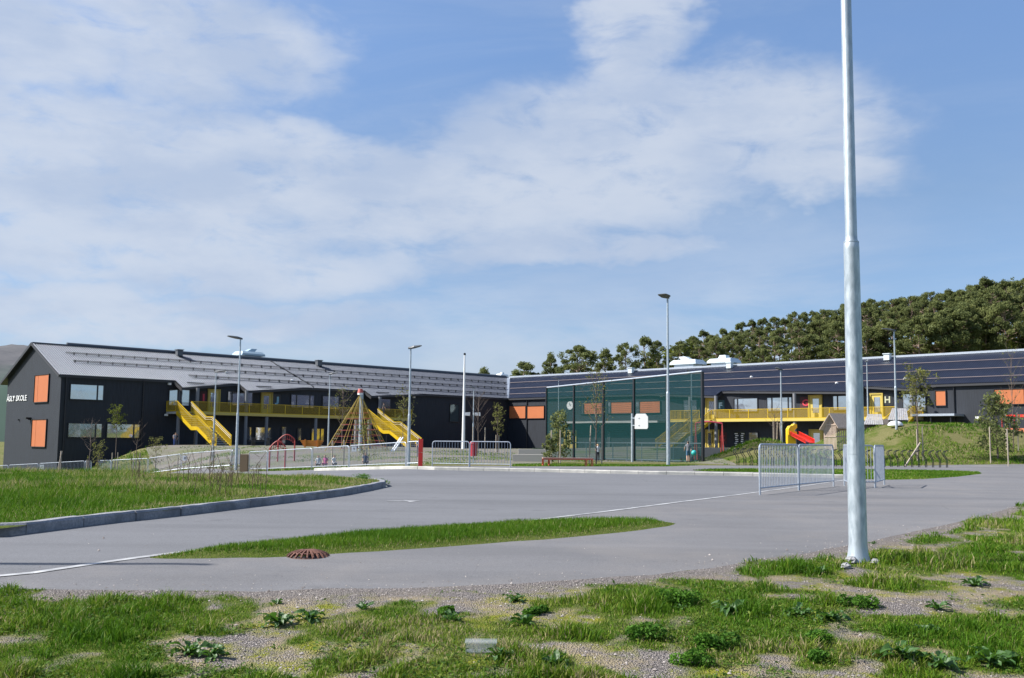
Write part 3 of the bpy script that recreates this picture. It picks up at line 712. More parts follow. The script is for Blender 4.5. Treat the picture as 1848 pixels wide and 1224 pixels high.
# ridge: duct-like capping with boxes
m = MB(); m.tube([WL.p(-6, -DEP / 2 - .1, RIDGE + .16), WL.p(LLEN - 3, -DEP / 2 - .1, RIDGE + .16)], .17, 8); part('ridge_pipe', m, Mt['lampgrey'], school)
m = MB(); m.beam(WL.p(-7, -DEP / 2, RIDGE + .06), WL.p(LLEN + .3, -DEP / 2, RIDGE + .06), .3, .10); part('ridge_tiles', m, Mt['roof'], school)
m = MB(); m.beam(WR.p(-6.2, -DEP / 2, RIDGE + .10), WR.p(RLEN, -DEP / 2, RIDGE + .10), .30, .20); part('ridge_cap', m, Mt['steel_dull'], school)
m = MB(); a, b = WL.p(-6.3, -6.3, RIDGE + .02), WL.p(.3, .3, zroof(.3) + .06)
m.beam(a, b, .42, .05); part('valley_gutter', m, Mt['steel_dull'], school)
for wg, pxs, mt in ((WL, ((325, 640), (577, 656)), 'lampgrey'), (WR, ((1137, 676), (1315, 664), (1600, 649)), 'pale')):
    for px, py in pxs:
        t, _ = wg.t(px, py, -DEP / 2 + .9); mm = MB(); mm.box(wg.p(t, -DEP / 2 + .7, RIDGE + .02), (.6, .5, .6), (wg.u, wg.n, (0, 0, 1))); mm.box(wg.p(t, -DEP / 2 + .7, RIDGE + .36), (.75, .65, .08), (wg.u, wg.n, (0, 0, 1)))
        part('vent_box', mm, Mt[mt], school)
# snow guards: rails on brackets, three rows each side
for wg, ln, offs in ((WL, LLEN, (-4.3, -2.5, -.7)), (WR, RLEN, (-4.4, -2.5, -.7))):
    for k, o_ in enumerate(offs):
        m = MB(); t0 = max(o_ + .3, -5); t1 = ln - (2.0 if wg is WL else .5)
        if k == 2 and wg is WL: t1 = 44
        m.tube([wg.p(t0, o_, zroof(o_) + .17), wg.p(t1, o_, zroof(o_) + .17)], .03, 5)
        if wg is WR: part('snow_guard', m, flat('worn_red_brown', (.20, .15, .14)), school); continue
        if wg is WL: m.tube([wg.p(t0, o_, zroof(o_) + .26), wg.p(t1, o_, zroof(o_) + .26)], .025, 5)
        tt = t0 + .4
        while tt < t1: m.box(wg.p(tt, o_, zroof(o_) + .15), (.12, .10, .28), (wg.u, wg.n, (0, 0, 1))); tt += 1.2
        part('snow_guard', m, Mt['black'] if wg is WL else Mt['fascia'], school, stuff=False)
for tt in ((44.6, 1.2), (36.9, 1.2), (21.4, 1.1)):
    m = MB(); t, o_ = tt
    m.tube([WL.p(t - 1.4, o_ * .75, zroof(o_ * .75) + .15), WL.p(t + .4, o_ * .75, zroof(o_ * .75) + .15)], .05, 5)
    part('snow_guard', m, Mt['black'], school)
# diagonal flashing on the pale slope
m = MB(); t0, _ = WL.t(490, 655, -6); t1, _ = WL.t(563, 697, -.2)
m.beam(WL.p(t0, -6.1, zroof(-6.1) + .08), WL.p(t1, .1, zroof(.1) + .08), .16, .10); part('roof_flashing', m, Mt['black'], school)
# little white roof domes
for wg, px, py, o_ in ((WR, 1356, 685, -3), (WR, 1510, 698, -.6), (WR, 1633, 685, -1), (WL, 408, 673, -2.2), (WL, 527, 680, -1.2)):
    t, z = wg.t(px, py, o_); m = MB(); m.rock(wg.p(t, o_, zroof(o_) + .1), .16, seed=3); part('roof_dome', m, Mt['white'], school)
# --- windows and blinds
def rect_on(wg, x0, x1, y0, y1, o=0.0):
    ym = (y0 + y1) / 2; xm = (x0 + x1) / 2; a = wg.t(x0, ym, o)[0]; b = wg.t(x1, ym, o)[0]; zt = wg.t(xm, y0, o)[1]; zb = wg.t(xm, y1, o)[1]
    return min(a, b), max(a, b), zb, zt
def frame_mb(wg, a, b, z0, z1, wd=.07, dep=.09, o=0.0, m=None):
    m = m or MB(); ax = (wg.u, wg.n, Vector((0, 0, 1)))
    m.box(wg.p((a + b) / 2, o + dep / 2, z1 + wd / 2), (b - a + 2 * wd, dep, wd), ax); m.box(wg.p((a + b) / 2, o + dep / 2 + .01, z0 - wd / 2), (b - a + 2 * wd, dep + .04, wd), ax)
    for t in (a - wd / 2, b + wd / 2): m.box(wg.p(t, o + dep / 2, (z0 + z1) / 2), (wd, dep, z1 - z0 - .002), ax)
    return m
def window(wg, x0, x1, y0, y1, splits=(), glass='glass', fr='trimdark', z=None, o=0.0, hung=()):
    a, b, z0, z1 = rect_on(wg, x0, x1, y0, y1, o)
    if z: z0, z1 = z
    f = part('window', frame_mb(wg, a, b, z0, z1, o=o), Mt[fr], school)
    cuts = sorted([a, b] + [wg.t(s_, (y0 + y1) / 2, o)[0] for s_ in splits])
    for i, (p, q) in enumerate(zip(cuts[:-1], cuts[1:])):
        g = .0 if i == 0 else .06; e = 0 if i == len(cuts) - 2 else .06
        m = MB(); m.box(wg.p((p + g + q - e) / 2, o + .03, (z0 + z1) / 2), (q - p - g - e, .02, z1 - z0), (wg.u, wg.n, Vector((0, 0, 1))))
        part('pane', m, Mt[glass], f)
        if e: m = MB(); m.box(wg.p(q, o + .045, (z0 + z1) / 2), (.119, .09, z1 - z0 - .004), (wg.u, wg.n, Vector((0, 0, 1)))); part('mullion', m, Mt[fr], f)
    return f
def blind(wg, x0, x1, y0, y1, splits=(), z=None, o=0.0):
    a, b, z0, z1 = rect_on(wg, x0, x1, y0, y1, o)
    if z: z0, z1 = z
    f = part('window', frame_mb(wg, a, b, z0, z1, .06, .12, o), Mt['trimdark'], school)
    cuts = sorted([a, b] + [wg.t(s_, (y0 + y1) / 2, o)[0] for s_ in splits])
    for i, (p, q) in enumerate(zip(cuts[:-1], cuts[1:])):
        g = 0 if i == 0 else .05; m = MB(); m.box(wg.p((p + g + q) / 2, o + .04, (z0 + z1) / 2), (q - p - g, .04, z1 - z0), (wg.u, wg.n, Vector((0, 0, 1)))); part('blind', m, Mt['orange'], f)
    return f
UZ = (4.72, 6.05); LZ = (1.25, 2.5)
window(WL, 127, 186, 695, 721, (175.5,)); window(WL, 123, 183, 765, 789, (172,)); window(WL, 193, 251, 766, 790, (241,))
window(WL, 305, 341, 708, 738, (320.5,), z=(4.5, 6.0)); window(WL, 411, 455, 712, 733, (418, 442), z=UZ); window(WL, 525, 566, 717, 739, (534.5, 558.5), z=UZ)
window(WL, 582, 611, 720, 741, (), z=UZ); window(WL, 682, 704, 726, 746, (), z=UZ); window(WL, 811.6, 827.6, 730, 761, (), 'glassdark')
window(WL, 371, 383, 779, 794, z=LZ); window(WL, 444, 453, 776, 795, z=LZ); window(WL, 461, 488, 776, 796, (478.5,), z=LZ); window(WL, 508, 515, 779, 797, z=(.9, 2.6))
window(WL, 536, 543, 779, 795, z=LZ); window(WL, 562, 584, 779, 795, (577.5,), z=LZ)
blind(WR, 920, 949, 733, 755); blind(WR, 952, 982.4, 733, 755)
for x0, x1, w0 in ((1054.5, 1087, 1049), (1103.6, 1140.7, 1097.5), (1155, 1192, 1147.5)):
    blind(WR, x0, x1, 728, 748.5, z=(4.75, 6.05)); window(WR, w0, x0 - 1, 730, 748, z=(4.75, 6.05))
window(WR, 1234, 1258, 726, 748, z=UZ); window(WR, 1235, 1258, 784, 802, z=LZ)
window(WR, 1325, 1367, 724, 743, (1331.5,), z=UZ); window(WR, 1385, 1429, 721, 742, (1393.5, 1423), z=UZ); window(WR, 1504, 1548, 717, 739, (1512, 1533), z=UZ)
window(WR, 1630, 1670.5, 712.5, 737, (1652,), z=(4.5, 6.05)); window(WR, 1352, 1368, 782, 792, z=(1.5, 2.5))
blind(WR, 1689, 1707, 705.5, 732); blind(WR, 1795, 1890, 702, 729, (1848,))
# dark glazed bays with notices under the gallery
for x0 in (1325, 1336):
    a, b, z0, z1 = rect_on(WR, x0, x0 + 9, 783, 805); m = MB(); m.box(WR.p((a + b) / 2, .03, 1.65), (b - a, .05, 1.9), (WR.u, WR.n, (0, 0, 1))); f = part('window', m, Mt['glassdark'], school)
    m = MB()
    for k in range(8): m.box(WR.p((a + b) / 2 + random.uniform(-.08, .08), .06, 2.4 - k * .2), ((b - a) * random.uniform(.35, .7), .01, .09), (WR.u, WR.n, (0, 0, 1)))
    part('notices', m, Mt['white'], f, stuff=True)
# gable: a plane facing the viewer's left
class GW(Wing):
    def __init__(s): s.u = Vector((-S2, S2, 0)); s.n = Vector((-S2, -S2, 0))
    def p(s, t, o, z): return CORN + WL.u * LLEN + s.u * t + s.n * o + Vector((0, 0, z))
    def t(s, px, py, o=0.0):
        r = ray(px, py); O = Vector((0, 0, CAMZ)); c = s.p(0, o, 0); k = (c - O).dot(s.n) / r.dot(s.n); q = O + r * k
        return (q - c).dot(s.u), q.z
WGB = GW()
blind(WGB, 63.6, 88.7, 677, 725.5, (69.5,)); blind(WGB, 58.5, 84.2, 757.5, 806, (65.5,))
m = MB(); a, z = WGB.t(55, 757); m.box(WGB.p(a, .25, z + .1), (.5, .5, .16), (WGB.u, WGB.n, (0, 0, 1))); m.box(WGB.p(a + .1, .1, z), (.1, .2, .1), (WGB.u, WGB.n, (0, 0, 1))); part('wall_lamp', m, Mt['black'], school)
m = MB(); a, z = WGB.t(35, 758); m.box(WGB.p(a, .08, z), (.12, .16, .12), (WGB.u, WGB.n, (0, 0, 1))); part('wall_sensor', m, Mt['black'], school)
def text_part(txt, wg, tl, zb, height, mtl, parent, name='lettering', flip=False, width=None, depth=.04, o=.03, bold=.0):
    cu = bpy.data.curves.new('txt', 'FONT'); cu.body = txt; cu.size = 1; cu.extrude = .03; cu.offset = bold; cu.resolution_u = 2
    ob = bpy.data.objects.new('txt', cu); COL.objects.link(ob); bpy.context.view_layer.update()
    me = bpy.data.meshes.new_from_object(ob.evaluated_get(bpy.context.evaluated_depsgraph_get())); bpy.data.objects.remove(ob); 
    co = np.empty(len(me.vertices) * 3); me.vertices.foreach_get('co', co); co = co.reshape(-1, 3)
    mn, mx2 = co.min(0), co.max(0); k = height / (mx2[1] - mn[1]); kx = width / (mx2[0] - mn[0]) if width else k
    b = np.array(BASE[parent]); out = []
    for x, y, z in co:
        q = wg(tl, (x - mn[0]) * kx, zb + (y - mn[1]) * k, o + (z + .03) * .7) ; out.append(np.array(q) - b)
    me.vertices.foreach_set('co', np.array(out, np.float32).ravel()); me.materials.clear(); me.materials.append(mtl); me.update()
    o_ = raw(name, me, parent); BASE[o_] = BASE[parent]; return o_
def on(wg, sgn): return lambda tl, dx, z, o: wg.p(tl + sgn * dx, o, z)
# gable sign reads left to right on screen: t decreases to the right on the gable
tl, zt = WGB.t(14, 712.5); tr, _ = WGB.t(48, 712); _, zb = WGB.t(14, 726.5)
_, z1 = WGB.t(31, 711); _, z0 = WGB.t(31, 724)
text_part('ÅSLY SKOLE', on(WGB, -1), tl, z0, (z1 - z0), Mt['white'], school, 'school_name_lettering', width=(tl - tr) * 1.05, bold=.0)
def letter(ch, wg, px0, px1, y0, y1, col, sgn, z=None, panel=None):
    a, b, z0, z1 = rect_on(wg, px0, px1, y0, y1)
    if z: z0, z1 = z
    if panel:
        mm = MB(); mm.box(wg.p((a + b) / 2, .015, (z0 + z1) / 2), (b - a + .5, .03, z1 - z0 + .5), (wg.u, wg.n, (0, 0, 1))); f = part('letter_panel', mm, Mt['trimdark'] if panel is True else flat(*panel), school)
    else: f = school
    text_part(ch, on(wg, sgn), a if sgn > 0 else b, z0, z1 - z0, col, f, 'letter', width=(b - a), bold=.03)
letter('I', WL, 365.5, 368.5, 711, 724, flat('letter_red', (.55, .04, .06)), -1, panel=('panel_dark_red', (.05, .008, .01)))
letter('J', WL, 495.5, 502.5, 716, 730, flat('letter_blue', (.22, .42, .50)), -1, panel=True)
letter('F', WR, 1298, 1304, 726.5, 737, flat('letter_teal', (.45, .62, .65)), 1, panel=('panel_teal', (.02, .07, .08)))
letter('G', WR, 1448, 1459, 721, 733, flat('letter_red', (.7, .06, .08)), 1, panel=('panel_dark_red', (.05, .008, .01)))
letter('H', WR, 1597, 1607, 715.5, 727.5, flat('letter_olive', (.42, .42, .28)), 1, panel=True)
letter('C', WR, 1298, 1308, 785, 797, flat('letter_red', (.7, .06, .08)), 1, panel=('panel_dark_red', (.05, .008, .01)))
letter('D', WR, 1451, 1459, 783, 794, flat('letter_blue', (.10, .33, .45)), 1, panel=('panel_blue', (.01, .03, .05)))
def door(wg, x0, x1, z0, z1, y):
    a = wg.t(x0, y)[0]; b = wg.t(x1, y)[0]; a, b = min(a, b), max(a, b); ax = (wg.u, wg.n, Vector((0, 0, 1)))
    f = part('door', frame_mb(wg, a, b, z0 + .05, z1, .14, .14), Mt['yellowdoor'], school)
    m = MB(); m.box(wg.p((a + b) / 2, .04, (z0 + z1) / 2), (b - a, .05, z1 - z0), ax); part('door_leaf', m, Mt['yellowpale'], f)
    m = MB(); m.box(wg.p(a + (b - a) * .55, .08, z0 + (z1 - z0) * .58), ((b - a) * .55, .02, (z1 - z0) * .62), ax); part('pane', m, Mt['glass'], f)
    m = MB(); m.box(wg.p(a + .2, .10, z0 + 1.0), (.05, .06, .25), ax); part('handle', m, Mt['handrail'], f)
door(WL, 376, 394, F2, 6.1, 730); door(WL, 472, 489, F2, 6.05, 730)
door(WR, 1276, 1292, F2, 6.1, 735); door(WR, 1462, 1482, F2, 6.1, 725); door(WR, 1573, 1592, F2, 6.1, 725)
door(WR, 1463, 1484, F1, 2.7, 790); door(WR, 1276, 1286, F1, 2.7, 795); door(WR, 1288, 1297, F1, 2.7, 795)
door(WR, 1008, 1020, F1, 2.7, 795); door(WR, 1027, 1040, F1, 2.7, 795)
# pale doors under the ledge behind the court
for px in (1072, 1097):
    a, b, _, _ = rect_on(WR, px, px + 5, 790, 800); m = MB(); m.box(WR.p((a + b) / 2, .05, 1.6), (b - a, .06, 2.0), (WR.u, WR.n, (0, 0, 1))); part('glazed_door', m, Mt['glass'], school)
# ledge over the recessed ground floor behind the court
t0 = WR.t(1022, 772)[0]; t1 = WR.t(1200, 765)[0]; m = MB(); m.box(WR.p((t0 + t1) / 2, .7, 3.72), (t1 - t0, 1.4, .22), (WR.u, WR.n, (0, 0, 1))); part('ledge', m, Mt['concrete'], school)
m = MB(); t0, z = WR.t(1643, 748, 2.2); t1, _ = WR.t(1722, 748, 2.2); m.box(WR.p((t0 + t1) / 2, 1.1, 4.05), (t1 - t0, 2.2, .2), (WR.u, WR.n, (0, 0, 1))); part('entrance_canopy', m, Mt['steel_dull'], school)
for px in (1680, 1716):
    t, _ = WR.t(px, 760, 2.0); m = MB(); m.tube([WR.p(t, 2.0, .5), WR.p(t, 2.0, 3.95)], .07, 8); part('canopy_post', m, Mt['trimdark'], school)
# drainpipes
for wg, px, py, zb in ((WR, 950.5, 760, .2), (WR, 1722, 730, .5), (WL, 258, 730, -1), (WL, 118, 730, -2), (WR, 1263, 730, .5)):
    t, _ = wg.t(px, py, .1); m = MB(); m.tube([wg.p(t, .09, zb), wg.p(t, .09, zroof(.1) - .2)], .06, 8); part('drainpipe', m, Mt['trimdark'], school)
# lights on the walls
for wg, px, py in ((WL, 306, 693), (WL, 747, 717), (WL, 300, 749), (WR, 1194, 715), (WR, 1195.5, 761), (WR, 1764, 754), (WR, 1672, 697), (WR, 1685, 697)):
    t, z = wg.t(px, py, .1); m = MB(); m.box(wg.p(t, .1, z), (.28, .2, .2), (wg.u, wg.n, (0, 0, 1))); part('wall_lamp', m, Mt['white'], school)
# wall clock
t, z = WR.t(1029, 732, .06); m = MB(); m.tube([WR.p(t, .02, z), WR.p(t, .12, z)], .50, 20); clk = part('clock', m, Mt['white'], school)
m = MB(); m.beam(WR.p(t, .14, z), WR.p(t, .14, z + .36), .05, .02); m.beam(WR.p(t, .14, z), WR.p(t + .22, .14, z + .1), .05, .02); part('clock_hands', m, Mt['black'], clk)
# --- galleries: deck, perforated railing, columns
def railing(wgp, a, b, h=1.0, zoff=.0, name='railing', parent=school, segs=None):
    """a, b: world points at deck level. perforated sheet, posts, handrail"""
    a, b = Vector(a), Vector(b); ln = (b - a).length; m = MB(); up = Vector((0, 0, 1)); d = (b - a) / ln
    dh = Vector((d.x, d.y, 0)).normalized()
    f = MB(); f.quad(a + up * (zoff + .04), b + up * (zoff + .04), b + up * (zoff + h), a + up * (zoff + h)); r = part(name, f, Mt['perf'], parent)
    n = int(ln / .11)
    for i in range(n + 1):
        p = a + (b - a) * (i / n); m.box(p + up * (zoff + h / 2 + .02), (.013, .012, h - .05), (dh, up.cross(dh), up))
    m.beam(a + up * (zoff + h), b + up * (zoff + h), .06, .05); m.beam(a + up * (zoff + .05), b + up * (zoff + .05), .05, .10)
    k = max(1, round(ln / 2.2))
    for i in range(k + 1):
        p = a + (b - a) * (i / k); m.box(p + up * (zoff + h / 2), (.07, .05, h), (dh, up.cross(dh), up))
    part('railing_bars', m, Mt['yellow'], r); return r
def gallery(wg, t0, t1, stairs):
    m = MB(); m.box(wg.p((t0 + t1) / 2, .97, F2 - .12), (t1 - t0, 1.9, .20), (wg.u, wg.n, (0, 0, 1))); part('gallery_deck', m, Mt['concrete'], school)
    m = MB(); m.box(wg.p((t0 + t1) / 2, 1.945, F2 - .10), (t1 - t0 + .02, .05, .26), (wg.u, wg.n, (0, 0, 1))); part('gallery_edge', m, Mt['yellowpale'], school)
    cur = t0
    for s0, s1 in sorted(stairs) + [(t1, None)]:
        if s0 - cur > .4: railing(wg, wg.p(cur, 1.94, F2), wg.p(s0, 1.94, F2))
        cur = s1
    for t in (t0, t1): railing(wg, wg.p(t, .05, F2), wg.p(t, 1.9, F2))
def column(wg, t, o, z0, z1, mtl='column', r=.17):
    m = MB(); m.tube([wg.p(t, o, z0), wg.p(t, o, z1)], r, 12); part('column', m, Mt[mtl], school, smooth=False)
def staircase(wg, t0, t1, zfoot):
    """straight stair with a landing, running out from the gallery"""
    o0, oA, oB, o1 = 1.95, 4.9, 6.0, 9.6; zm = (F2 + zfoot) / 2 + .15; tm = (t0 + t1) / 2; ax = (wg.u, wg.n, Vector((0, 0, 1)))
    prof = [(o0, F2), (oA, zm), (oB, zm), (o1, zfoot)]
    st = MB()
    for n_, (a, b) in enumerate(((0, 1), (2, 3))):
        (oa, za), (ob, zb) = prof[a], prof[b]; k = int((za - zb) / .17)
        for i in range(k): q = (i + .5) / k; st.box(wg.p(tm, oa + (ob - oa) * q, za + (zb - za) * q - .03), (t1 - t0 - .1, .27, .05), ax)
    st.box(wg.p(tm, (oA + oB) / 2, zm - .03), (t1 - t0 - .1, oB - oA, .05), ax)
    s = part('stairs', st, Mt['steel_dull'], school)
    for t in (t0, t1):
        m = MB()
        for (oa, za), (ob, zb) in zip(prof[:-1], prof[1:]): m.beam(wg.p(t, oa, za - .14), wg.p(t, ob, zb - .14), .06, .34)
        part('stringer', m, Mt['yellow'], s)
        f = MB(); g = MB(); hh = MB()
        for (oa, za), (ob, zb) in zip(prof[:-1], prof[1:]):
            f.quad(wg.p(t, oa, za), wg.p(t, ob, zb), wg.p(t, ob, zb + 1.0), wg.p(t, oa, za + 1.0))
            n = max(2, int((ob - oa) / .10))
            for i in range(n + 1):
                q = i / n; g.box(wg.p(t, oa + (ob - oa) * q, za + (zb - za) * q + .5), (.014, .022, 1.0), ax)
            g.beam(wg.p(t, oa, za + 1.0), wg.p(t, ob, zb + 1.0), .05, .05)
            for dz in (.72, .9): hh.tube([wg.p(t + (.08 if t == t0 else -.08), oa, za + dz), wg.p(t + (.08 if t == t0 else -.08), ob, zb + dz)], .02, 6)
        part('railing_mesh', f, Mt['perf'], s); part('railing_bars', g, Mt['yellow'], s); part('handrail', hh, Mt['handrail'], s)
    m = MB(); m.box(wg.p(tm, o1 + .5, zfoot - .1), (t1 - t0 + 1.6, 1.8, .22), ax); part('foot_slab', m, Mt['concrete'], s)
    for t in (t0 + .15, t1 - .15):
        m = MB(); m.tube([wg.p(t, oA + .4, .3), wg.p(t, oA + .4, zm - .1)], .05, 8); part('post', m, Mt['trimdark'], s)
gallery(WL, 17.5, 46.58, [(22.4, 23.9), (45.0, 46.5)])
staircase(WL, 22.4, 23.9, F1); staircase(WL, 45.0, 46.5, F1)
gallery(WR, 27.0, 54.08, [(30.8, 32.3), (52.5, 54.0)])
staircase(WR, 30.8, 32.3, F1 + .1); staircase(WR, 52.5, 54.0, F1 + .3)
for t in (46.2, 44.3, 38.9, 36.5, 30.5, 22.0, 18.0): column(WL, t, 1.75, 0.2, 6.2 if t in (38.9, 22.0, 44.3) else F2 - .2)
for t in (29.4, 32.7, 41.9, 48.5, 53.8): column(WR, t, 1.7, .3, 6.35)
# plinth slab along the left gallery
m = MB(); m.box(WL.p(34, 3.3, F1 - .02), (22, 3.4, .16), (WL.u, WL.n, (0, 0, 1))); part('terrace_slab', m, Mt['concrete'], school)
# cowls on the ridges
def cowl(wg, px0, px1, ybase, ytop, mtl, label, tdir, size=1.0):
    xm = (px0 + px1) / 2; t, _ = wg.t(xm, ybase, -DEP / 2 - 1.4); c = wg.p(t, -DEP / 2 - 1.4, RIDGE - .1); d = c.y; wd = (px1 - px0) / FPX * d; dn = min(2.2, wd * .6); wd = wd * 1.41 - dn
    th = thing('roof_ventilator', label, 'ventilator', tuple(c)); ax = (Vector((1, 0, 0)), Vector((0, 1, 0)), Vector((0, 0, 1)))
    hh = (ybase - ytop) / FPX * d; sg = -1 if wg is WL else 1
    def frus(x0, x1, z0, z1, d0, d1, sh=0):
        m = MB(); vs = [c + wg.u * (sg * s * x0 / 2) + wg.n * (-q * d0 / 2) + Vector((0, 0, z0)) for q in (-1, 1) for s in (-1, 1)] + [c + wg.u * (sg * (s * x1 / 2 + sh)) + wg.n * (-q * d1 / 2) + Vector((0, 0, z1)) for q in (-1, 1) for s in (-1, 1)]
        m.add(vs, [(0, 2, 3, 1), (4, 5, 7, 6), (0, 1, 5, 4), (2, 6, 7, 3), (0, 4, 6, 2), (1, 3, 7, 5)]); return m
    part('curb', frus(wd * .72, wd * .72, -.6, hh * .42, dn * .8, dn * .8), Mt[mtl], th)
    m = frus(wd, wd * .96, hh * .40, hh * .55, dn, dn); m2 = frus(wd * .96, wd * .84, hh * .55, hh * .74, dn, dn * .7); m.add(m2.v, m2.f); part('hood', m, Mt[mtl], th)
    part('cap', frus(wd * .32, wd * .24, hh * .74, hh, dn * .4, dn * .35, tdir * wd * .2), Mt[mtl], th)
cowl(WL, 419, 478, 648, 626, 'bluecowl', 'blue-grey roof ventilator on the ridge of the left wing', .8)
cowl(WR, 1209, 1274, 665, 640, 'pale', 'pale roof ventilator on the ridge, nearer the sports net of the two', -.8)
cowl(WR, 1276, 1337, 661, 637, 'pale', 'pale roof ventilator on the ridge, farther from the sports net of the two', .1)
cowl(WL, 894, 918, 685, 673, 'pale', 'small pale roof box peeping over the ridge where the wings meet', 0)
print('school', round(time.time() - T00, 1))
# ------------------------------------------------------------ vegetation
def leaves_np(centers, radii, counts, size, rg, jit=.35, shell=.55, flat_=1.0, tri_=False):
    """leaf quads spread through ellipsoids; returns V, F, tint"""
    Vs = []; T = []
    for c, r, n in zip(centers, radii, counts):
        d = rg.normal(size=(n, 3)); d /= np.linalg.norm(d, axis=1, keepdims=True) + 1e-9
        p = np.array(c) + d * (shell + (1 - shell) * rg.random((n, 1)) ** .6) * np.array(r)
        a = rg.normal(size=(n, 3)); a[:, 2] *= flat_; a /= np.linalg.norm(a, axis=1, keepdims=True)
        b = np.cross(a, rg.normal(size=(n, 3))); b /= np.linalg.norm(b, axis=1, keepdims=True) + 1e-9
        s = size * rg.uniform(1 - jit, 1 + jit, (n, 1)); q = np.stack([p - a * s, p + b * s * .55, p + a * s, p - b * s * .55], 1)
        Vs.append(q.reshape(-1, 3)); tt = np.clip(rg.normal(.5, .18) + rg.normal(0, .13, n), 0, 1); T.append(np.repeat(tt, 4))
    V_ = np.concatenate(Vs); F = np.arange(len(V_)).reshape(-1, 4); return V_, F, np.concatenate(T)
def leaf_part(name, parent, data, mtl):
    V_, F, T = data; me = mesh_np(name, V_ - np.array(BASE[parent]), F, mtl, dict(tint=T)); o = raw(name, me, parent); BASE[o] = BASE[parent]; return o
def pine_proto(seed, h, form):
    rr = random.Random(seed); rg = np.random.default_rng(seed)
    root = thing('pine_tree', 'x', 'pine', (0, 0, 0)); bend = [(rr.uniform(-.25, .25) * k, rr.uniform(-.2, .2) * k) for k in range(5)]
    tp = [Vector((bend[k][0] * .5, bend[k][1] * .5, h * z)) for k, z in enumerate((-.04, .25, .5, .75, .96))]
    m = MB(); m.tube(tp, [.017 * h, .014 * h, .011 * h, .007 * h, .003 * h], 7)
    cs, rs, ns = [], [], []
    lo = dict(round=.38, tall=.42, full=.16, flat=.50)[form]; wmax = dict(round=.30, tall=.23, full=.26, flat=.32)[form] * h
    nb = dict(round=46, tall=34, full=60, flat=34)[form]
    for i in range(nb):
        q = rr.random() ** .85; z = lo + (1 - lo) * q; wd = wmax * (math.sin(math.pi * min(1, .16 + q * .82)) ** .7 if form != 'full' else (1.03 - q) ** .6)
        a = rr.uniform(0, 6.28); rd = wd * rr.uniform(.25, 1.0) ** .6 * rr.uniform(.8, 1.12); c = Vector((math.cos(a) * rd, math.sin(a) * rd, h * z + rd * .1))
        tr = Vector((0, 0, h * (z - .07))); m.tube([tr, tr.lerp(c, .55) + Vector((0, 0, -.1)), c], [.005 * h, .0035 * h, .001 * h], 4, False)
        sz = rr.uniform(.045, .085) * h; cs.append(c); rs.append((sz, sz, sz * rr.uniform(.55, .85))); ns.append(int(190 * rr.uniform(.6, 1.2)))
    cs.append(Vector((0, 0, h * .97))); rs.append((.06 * h, .06 * h, .05 * h)); ns.append(160)
    part('trunk', m, Mt['barkpine'], root); leaf_part('crown', root, leaves_np(cs, rs, ns, .15, rg, shell=.1), Mt['needle'])
    return root
PROTO = [pine_proto(101, 11, 'round'), pine_proto(102, 12, 'tall'), pine_proto(103, 11, 'full'), pine_proto(104, 12, 'flat'), pine_proto(105, 12, 'round'), pine_proto(106, 13, 'tall'), pine_proto(107, 10, 'full')]
PH = [11, 12, 11, 12, 12, 13, 10]; used_p = set()
def pine(px, ptop, Y, k, label, group=None, wide=1.0, rot=None):
    top = at(px, ptop, Y); zg = hz0(top.x, Y); s = max(.35, (top.z - zg) / PH[k]); sc3 = (s * wide, s * wide, s)
    rot = random.uniform(0, 6.28) if rot is None else rot
    if k not in used_p:
        used_p.add(k); o = PROTO[k]; o.location = (top.x, Y, zg); o.rotation_euler = (0, 0, rot); o.scale = sc3; o['label'] = label
        if group: o['group'] = group
        return o
    return dup(PROTO[k], (top.x, Y, zg), rot, sc3, label, group)
singles = [(873, 667, 190, 2, 1.0, 'small dark tree top showing over the pale roof near the flagpole'), (930, 672, 185, 2, 1.1, 'low dark pine just right of where the two roofs meet'),
    (947, 654, 190, 4, 1.0, 'rounded pine standing alone at the left end of the wood'), (994, 641, 192, 2, .85, 'narrow upright pine with open sky on both sides'),
    (1045, 627, 188, 0, 1.15, 'broad domed pine, the largest of those standing apart'), (1093, 633, 192, 2, .95, 'dense cone-shaped pine right of the broad domed one'),
    (1130, 621, 190, 3, .8, 'pine with a small tuft above a wider crown, left of the tall lamp'), (1163, 611, 192, 1, .9, 'pine with a thin knobbly top left of the tall lamp'),
    (1186, 617, 196, 5, .9, 'dark pine immediately left of the tall lamp post'), (1228, 618, 205, 0, 1.0, 'pine behind the left ventilator with a flat top')]
for px, py, Y, k, wd, lab in singles: pine(px, py, Y, k, lab, None, wd)
SKYL = [(1240, 606), (1280, 598), (1320, 592), (1345, 580), (1390, 578), (1430, 568), (1470, 565), (1500, 555), (1560, 542), (1600, 540), (1650, 530), (1700, 525), (1730, 522), (1775, 507), (1800, 512), (1848, 508), (1960, 500)]
px = 1250
rr = random.Random(5)
WOOD = 'pines of the wood on the hill'
def zone(px, row):
    where = [(1300, 'above the right ventilator'), (1360, 'just right of the two ventilators'), (1430, 'above the lamp on the small mound'), (1500, 'above door G'), (1580, 'around the big pole'), (1650, 'around the long-headed lamp'), (1720, 'above the leafy mound tree'), (1790, 'above the spreading young pine'), (9999, 'by the right edge')]
    w_ = next(t for x, t in where if px < x)
    return {'skyline': 'tall pine on the skyline ', 'middle': 'pine half way down the wood ', 'back': 'pine showing between others at the back ', 'front': 'low pine at the front of the wood '}[row] + w_
